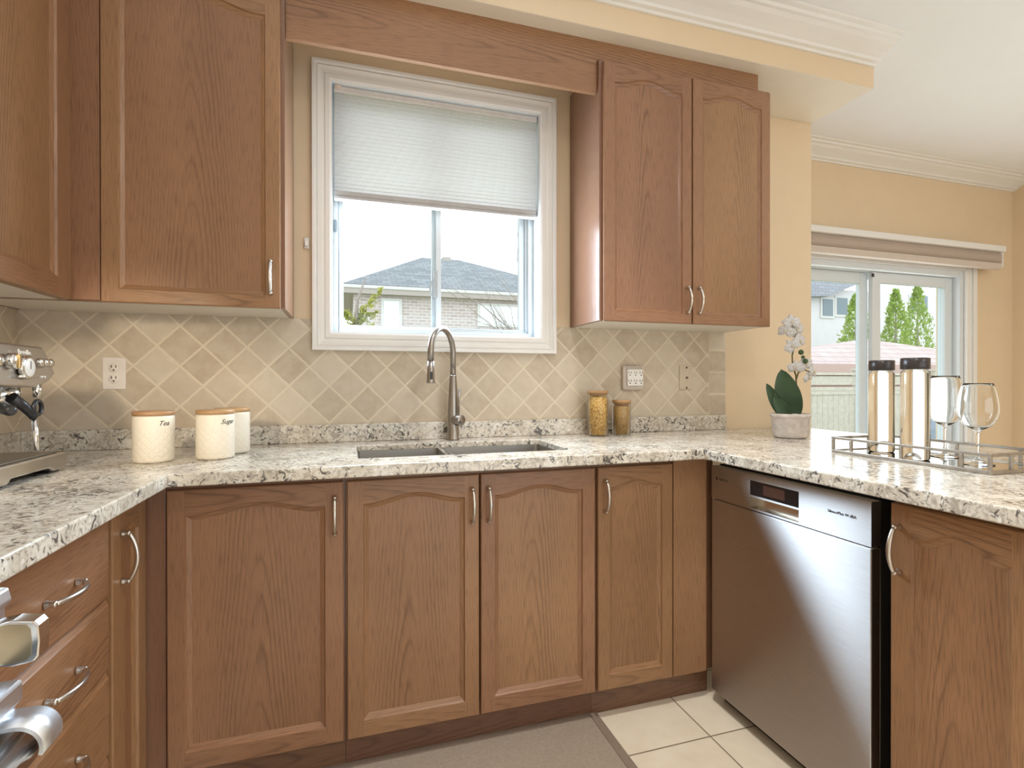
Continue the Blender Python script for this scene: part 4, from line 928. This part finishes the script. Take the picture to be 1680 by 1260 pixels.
# ================================================================== TRAY, BOTTLES, GLASSES
tx0, tx1, ty0, ty1 = 2.711, 2.962, -1.337, -0.864
tr = thing('mirrored_tray', 'mirrored tray with open silver rail on the counter', 'tray', ((tx0+tx1)/2, (ty0+ty1)/2, H))
hx, hy = (tx1-tx0)/2, (ty1-ty0)/2
MB().box(-hx+0.003, hx-0.003, -hy+0.003, hy-0.003, 0.0035, 0.0075).build('mirror', MIRROR, tr)
b = 0.0042
m = MB()
def rails(m, z0, z1):
    m.box(-hx, hx, -hy, -hy+2*b, z0, z1); m.box(-hx, hx, hy-2*b, hy, z0, z1); m.box(-hx, -hx+2*b, -hy+2*b, hy-2*b, z0, z1); m.box(hx-2*b, hx, -hy+2*b, hy-2*b, z0, z1)
rails(m, 0.0005, 0.0105); m.build('base_frame', PEWTER, tr, 0.001)
m = MB(); rails(m, 0.047, 0.055); m.build('top_rail', PEWTER, tr, 0.001)
for (px, py) in [(sx*(hx-b), sy*(hy-b)) for sx in (-1, 1) for sy in (-1, 1)]+[(sx*(hx-b), v) for sx in (-1, 1) for v in (-0.165, 0.0, 0.165)]+[(v, sy*(hy-b)) for sy in (-1, 1) for v in (-0.04, 0.04)]:
    MB().box(px-b*0.95, px+b*0.95, py-b*0.95, py+b*0.95, 0.0106, 0.0469).build('post', PEWTER, tr, 0.001)
def bottle(loc, label):
    t = thing('water_bottle', label, 'bottle', loc, 0, 'glass water bottles'); r = 0.0375
    MB().lathe([(0, 0.0004), (r-0.003, 0.0004), (r, 0.004), (r, 0.262), (r-0.002, 0.268), (r-0.006, 0.270), (r-0.006, 0.274), (0, 0.274)], (0, 0, 0), 48).build('glass_body', WATER, t)
    MB().lathe([(0, 0.2745), (r-0.001, 0.2745), (r, 0.276), (r, 0.307), (r-0.002, 0.309), (0, 0.309)], (0, 0, 0), 48).build('cap', plain('bottle_cap', (0.035, 0.028, 0.027), 0.3), t)
TZ = H+0.0077
bottle((2.845, -0.940, TZ), 'clear glass bottle with black cap on the tray, nearer the orchid')
bottle((2.768, -1.105, TZ), 'clear glass bottle with black cap on the tray, nearer the wine glasses')
def wine_glass(loc, label, h, r, rim):
    t = thing('wine_glass', label, 'glass', loc, 0, 'stemmed wine glasses'); zb = 0.10
    outer = [(0, 0.0005), (0.038, 0.0005), (0.0385, 0.002), (0.018, 0.006), (0.0055, 0.014), (0.0040, 0.03), (0.0038, zb-0.02), (0.006, zb-0.006)]
    n = 14; up = []
    for i in range(n+1):
        a = i/n; zz = zb+(h-zb)*a
        if a < 0.42: rr = r*math.sqrt(max(0, 1-((0.42-a)/0.44)**2))
        else: rr = rim+(r-rim)*math.cos((a-0.42)/0.58*PI/2)**0.9 if a < 1 else rim
        up.append((max(rr, 0.008), zz))
    inner = [(max(0.0, q-0.0013), z+(0.0014 if i < 5 else 0.0)) for i, (q, z) in enumerate(up)]
    prof = outer+up+list(reversed(inner))+[(0, zb+0.003)]
    MB().lathe(prof, (0, 0, 0), 56).build('glass', GLASS, t)
wine_glass((2.912, -1.095, TZ), 'stemmed wine glass on the tray, taller of the two', 0.255, 0.047, 0.036)
wine_glass((2.835, -1.232, TZ), 'stemmed wine glass with round bowl at the near end of the tray', 0.232, 0.047, 0.034)

# ================================================================== OUTSIDE
o = MB().box(-40, 90, 0.9, 90, -0.65, -0.6).build('ground', GRASS); struct(o, 'pale lawn of the back yard')
# house behind the sink window
hs = thing('neighbour_house', 'pale brick house with grey hip roof seen through the sink window', 'house', (4.9, 20.0, -0.6))
hx0, hx1, ez = 1.25-4.9, 12.0-4.9, 5.0+0.6
MB().box(hx0, hx1, 0.0, 9.0, 0.0, ez-0.25).build('wall', BRICK, hs)
MB().box(hx0-0.45, hx1+0.45, -0.40, 9.4, ez-0.05, ez+0.10).build('gutter', GUTTER, hs, 0.03)
MB().box(hx0-0.40, hx1+0.40, -0.36, 9.36, ez-0.25, ez-0.052).build('eave_board', SOFFITW, hs)
m = MB(); e0, e1, y0, y1 = hx0-0.45, hx1+0.45, -0.40, 9.4; ra, rb2, rz = (4.62-4.9, 4.5, 7.5+0.6), (6.55-4.9, 4.5, 7.5+0.6), 0
q = ez+0.102
m.face([(e0, y0, q), (e1, y0, q), rb2, ra]); m.face([(e1, y0, q), (e1, y1, q), rb2]); m.face([(e1, y1, q), (e0, y1, q), ra, rb2]); m.face([(e0, y1, q), (e0, y0, q), ra]); m.face([(e0, y1, q), (e1, y1, q), (e1, y0, q), (e0, y0, q)])
m.build('hip_roof', SHINGLE, hs)
MB().box(0.75, 1.15, 4.2, 4.6, 7.95, 8.15).build('roof_vent', SOFFITW, hs)
for (a, b, z0, z1) in ((6.43-4.9, 8.9-4.9, 3.6+0.6, 4.62+0.6), (2.35-4.9, 3.2-4.9, 3.3+0.6, 4.65+0.6)):
    f = MB().box(a, b, -0.06, -0.001, z0, z1).build('window', GUTTER, hs); MB().box(a+0.12, b-0.12, -0.075, -0.0605, z0+0.12, z1-0.12).build('pane', HOUSEGLASS2, f)
def conifer(name, label, cat, loc, h, r, n, mat, spread, group=None, shape=0.8, size=0.1):
    t = thing(name, label, cat, loc, 0, group); rng = random.Random(int(loc[0]*100)+n)
    MB().tube([(0, 0, 0), (0, 0, h*0.9)], [r*0.10+0.02, 0.015], 8).build('trunk', BARK, t)
    m = MB()
    for i in range(n):
        z = h*(0.04+0.96*rng.random()**1.15); f = z/h; rr = r*((1-f)**shape if spread else min(1, (1-f)**shape*1.35))*(0.55+0.45*rng.random())*(1 if rng.random() < .9 else 1.15); a = rng.random()*2*PI
        if not spread: rr *= (0.86+0.14*math.sin(a*3+z*4))
        c = Vector((rr*math.cos(a), rr*math.sin(a), z)); s = size*(0.6+0.8*rng.random())
        d = Vector((math.cos(a)*0.5, math.sin(a)*0.5, 0.9 if not spread else -0.1)).normalized()+Vector((rng.uniform(-.5, .5), rng.uniform(-.5, .5), rng.uniform(-.5, .5)))
        d.normalize(); e = d.cross(Vector((rng.uniform(-1, 1), rng.uniform(-1, 1), rng.uniform(-1, 1)))).normalized()
        m.face([c-e*s*0.4, c+d*s*0.5-e*s*0.2, c+d*s*1.3, c+d*s*0.5+e*s*0.35])
    m.build('foliage', mat, t, merge=False); return t
# young spruce with separate drooping boughs
sp = thing('spruce_tree', 'young yellow green spruce seen low through the sink window', 'tree', (1.19, 8.0, -0.6)); rng = random.Random(5)
MB().tube([(0, 0, 0), (0.0, 0, 2.0), (0.06, 0, 3.3), (0.22, 0, 3.75)], [0.07, 0.05, 0.03, 0.01], 8).build('trunk', BARK, sp)
m = MB()
def bough(p, d, L, k):
    p = Vector(p); d = Vector(d).normalized()
    for i in range(k):
        t = rng.random(); c = p+d*L*t+Vector((rng.gauss(0, .05), rng.gauss(0, .05), rng.gauss(0, .05)))*(1.15-t*.7)
        e = Vector((rng.uniform(-1, 1), rng.uniform(-1, 1), rng.uniform(-1, 1))).normalized(); f = e.cross(d).normalized(); s = 0.075*(0.6+rng.random()*.8)
        m.face([c-f*s*.35, c+e*s, c+f*s*.35, c-e*s*.4])
bough((0.15, 0, 3.05), (0.55, 0, 0.75), 0.62, 90); bough((0.05, 0, 2.9), (0.7, -0.1, 0.35), 0.42, 110); bough((-0.05, 0, 2.95), (-0.7, 0, 0.5), 0.3, 90)
bough((0, 0, 2.7), (0.3, 0.1, 0.8), 0.5, 150); bough((0, 0, 2.3), (0.0, 0, 1.0), 0.6, 130); bough((0, 0, 2.35), (0.9, 0, 0.28), 0.55, 150); bough((0, 0, 2.1), (0.9, -.1, 0.12), 0.8, 120); bough((0, 0, 2.2), (-0.9, 0, 0.3), 0.45, 90); bough((0, 0, 2.5), (0.5, -0.2, 0.5), 0.5, 110)
m.build('foliage', SPRUCE, sp, merge=False)
m = MB()
for p, d, L in (((0.05, 0, 2.80), (1, 0, 0.03), 0.95), ((0.05, 0, 2.30), (1, 0, -0.02), 0.98)): m.tube([p, Vector(p)+Vector(d)*L], [0.018, 0.006], 6)
m.build('bare_twigs', BARK, sp)
# bare tree
bt = thing('bare_tree', 'leafless thin branched tree seen through the sink window', 'tree', (4.45, 7.0, -0.6)); m = MB(); rng = random.Random(8)
def br(p, d, L, r, lev):
    p = Vector(p); pts = [p]; dd = Vector(d).normalized()
    for k in range(4):
        dd = (dd+Vector((rng.uniform(-.18, .18), rng.uniform(-.12, .12), rng.uniform(-.06, .14)))).normalized(); pts.append(pts[-1]+dd*L/4)
    m.tube(pts, [r*(1-0.16*k) for k in range(5)], 5)
    if lev > 0:
        for k in range(3 if lev > 1 else 2):
            b = pts[1+rng.randrange(4)]; br(b, dd+Vector((rng.uniform(-.8, .4), rng.uniform(-.4, .4), rng.uniform(-.2, .5))), L*0.62, r*0.5, lev-1)
br((0, 0, 0), (-0.02, 0, 1), 2.6, 0.05, 0)
for z, d, L in ((2.35, (-0.7, 0, 0.8), 1.3), (2.5, (-0.35, 0, 1), 1.9), (2.2, (-0.9, 0.1, 0.55), 1.1), (2.6, (0.05, 0, 1), 2.2), (2.55, (0.5, 0, 0.8), 1.4), (1.9, (-0.6, 0, 0.9), 1.5)): br((-0.04, 0, z), d, L, 0.020, 2)
m.build('branches', BARK, bt, merge=False)
# view through the patio door
fn = thing('garden_fence', 'weathered board fence beyond the patio door', 'fence', (11.5, 6.0, -0.6))
m = MB(); rng = random.Random(3)
x = -3.2
while x < 6: m.box(x, x+0.135, -0.012, 0.012, 0.06, 1.52+rng.uniform(-.004, .004)); x += 0.14
m.build('boards', FENCEW, fn)
m = MB().box(-3.2, 6, -0.05, 0.05, 1.90, 1.95).box(-3.2, 6, -0.022, 0.022, 1.58, 1.66).box(-3.2, 6, -0.030, 0.030, 1.50, 1.575).box(-3.2, 6, -0.018, 0.018, 1.70, 1.88); m.build('rails', FENCEW, fn)
for px in (-2.35, -0.22, 1.9, 4.0):
    p = MB().box(px-0.10, px+0.10, -0.10, 0.10, 0, 2.0).build('post', FENCEW, fn); MB().box(px-0.13, px+0.13, -0.13, 0.13, 2.0, 2.04).build('post_cap', FENCEW, p)
gz = thing('garden_pavilion', 'low pavilion with pinkish hip roof behind the fence', 'pavilion', (16.4, 10.0, -0.6))
m = MB(); q = 1.62+0.6; pk = (0.0, 0.0, 2.50+0.6); c_ = [(-5.5, -2.0, q), (5.5, -2.0, q), (5.5, 2.0, q), (-5.5, 2.0, q)]
for i in range(4): m.face([c_[i], c_[(i+1) % 4], pk])
m.face(list(reversed(c_))); m.build('roof', PINKROOF, gz)
MB().box(-5.5, 5.5, -2.0, 2.0, q-0.26, q-0.002).build('fascia', plain('pavilion_fascia', (0.52, 0.36, 0.31), 0.7), gz)
MB().box(-5.2, 5.2, -1.7, 1.7, 0.0, q-0.262).build('wall', BROWNTRIM, gz)
conifer('cedar_tree', 'green columnar cedar standing alone beyond the patio door', 'tree', (19.65, 13.0, -0.6), 5.05, 0.95, 3600, CEDAR, False, 'columnar cedars', 0.75, 0.11)
conifer('cedar_tree', 'green columnar cedar half hidden behind the patio door stile', 'tree', (21.72, 13.0, -0.6), 5.35, 0.85, 3600, CEDAR, False, 'columnar cedars', 0.75, 0.11)
conifer('cedar_tree', 'tallest columnar cedar, farthest along beyond the patio door', 'tree', (24.62, 14.2, -0.6), 5.95, 0.92, 3600, CEDAR, False, 'columnar cedars', 0.75, 0.11)
h2 = thing('neighbour_house', 'pale stucco house behind the cedars seen through the patio door', 'house', (28.0, 18.0, -0.6))
MB().box(-9, 12.0, 0.0, 8.0, 0.0, 6.4).build('wall', STUCCO, h2)
m = MB(); m.prism([(-10.5, 5.6), (-4.6, 5.95), (-1.2, 7.2), (-3.0, 9.5), (-10.5, 9.5)], 'y', -0.5, 8.0); m.build('roof', make_shingle('lilac_shingle', (0.30, 0.31, 0.345), (0.35, 0.36, 0.395)), h2)
for (a, b, z0, z1) in ((23.5-28, 24.15-28, 5.05, 5.88), (24.42-28, 25.1-28, 5.15, 5.98), (29.5-28, 30.7-28, 5.55, 6.35)):
    f = MB().box(a-0.12, b+0.12, -0.05, -0.001, z0-0.12, z1+0.10).build('window', GUTTER, h2); MB().box(a, b, -0.065, -0.0505, z0, z1).build('pane', HOUSEGLASS, f)
gr = thing('covered_grill', 'blue grey covered barbecue on the patio outside the glass door', 'barbecue', (9.05, 3.0, -0.6), -0.6)
m = MB(); A = [(-0.42, -0.28, 0.0), (0.42, -0.28, 0.0), (0.42, 0.28, 0.0), (-0.42, 0.28, 0.0)]; B = [(-0.38, -0.25, 1.10), (0.38, -0.25, 1.10), (0.38, 0.25, 1.10), (-0.38, 0.25, 1.10)]; C3 = [(-0.24, -0.13, 1.42), (0.24, -0.13, 1.42), (0.24, 0.13, 1.42), (-0.24, 0.13, 1.42)]
for a, b in ((A, B), (B, C3)):
    for i in range(4): m.face([a[i], a[(i+1) % 4], b[(i+1) % 4], b[i]])
m.face(C3); m.face(list(reversed(A))); m.build('cover', GRILL, gr, 0.03)
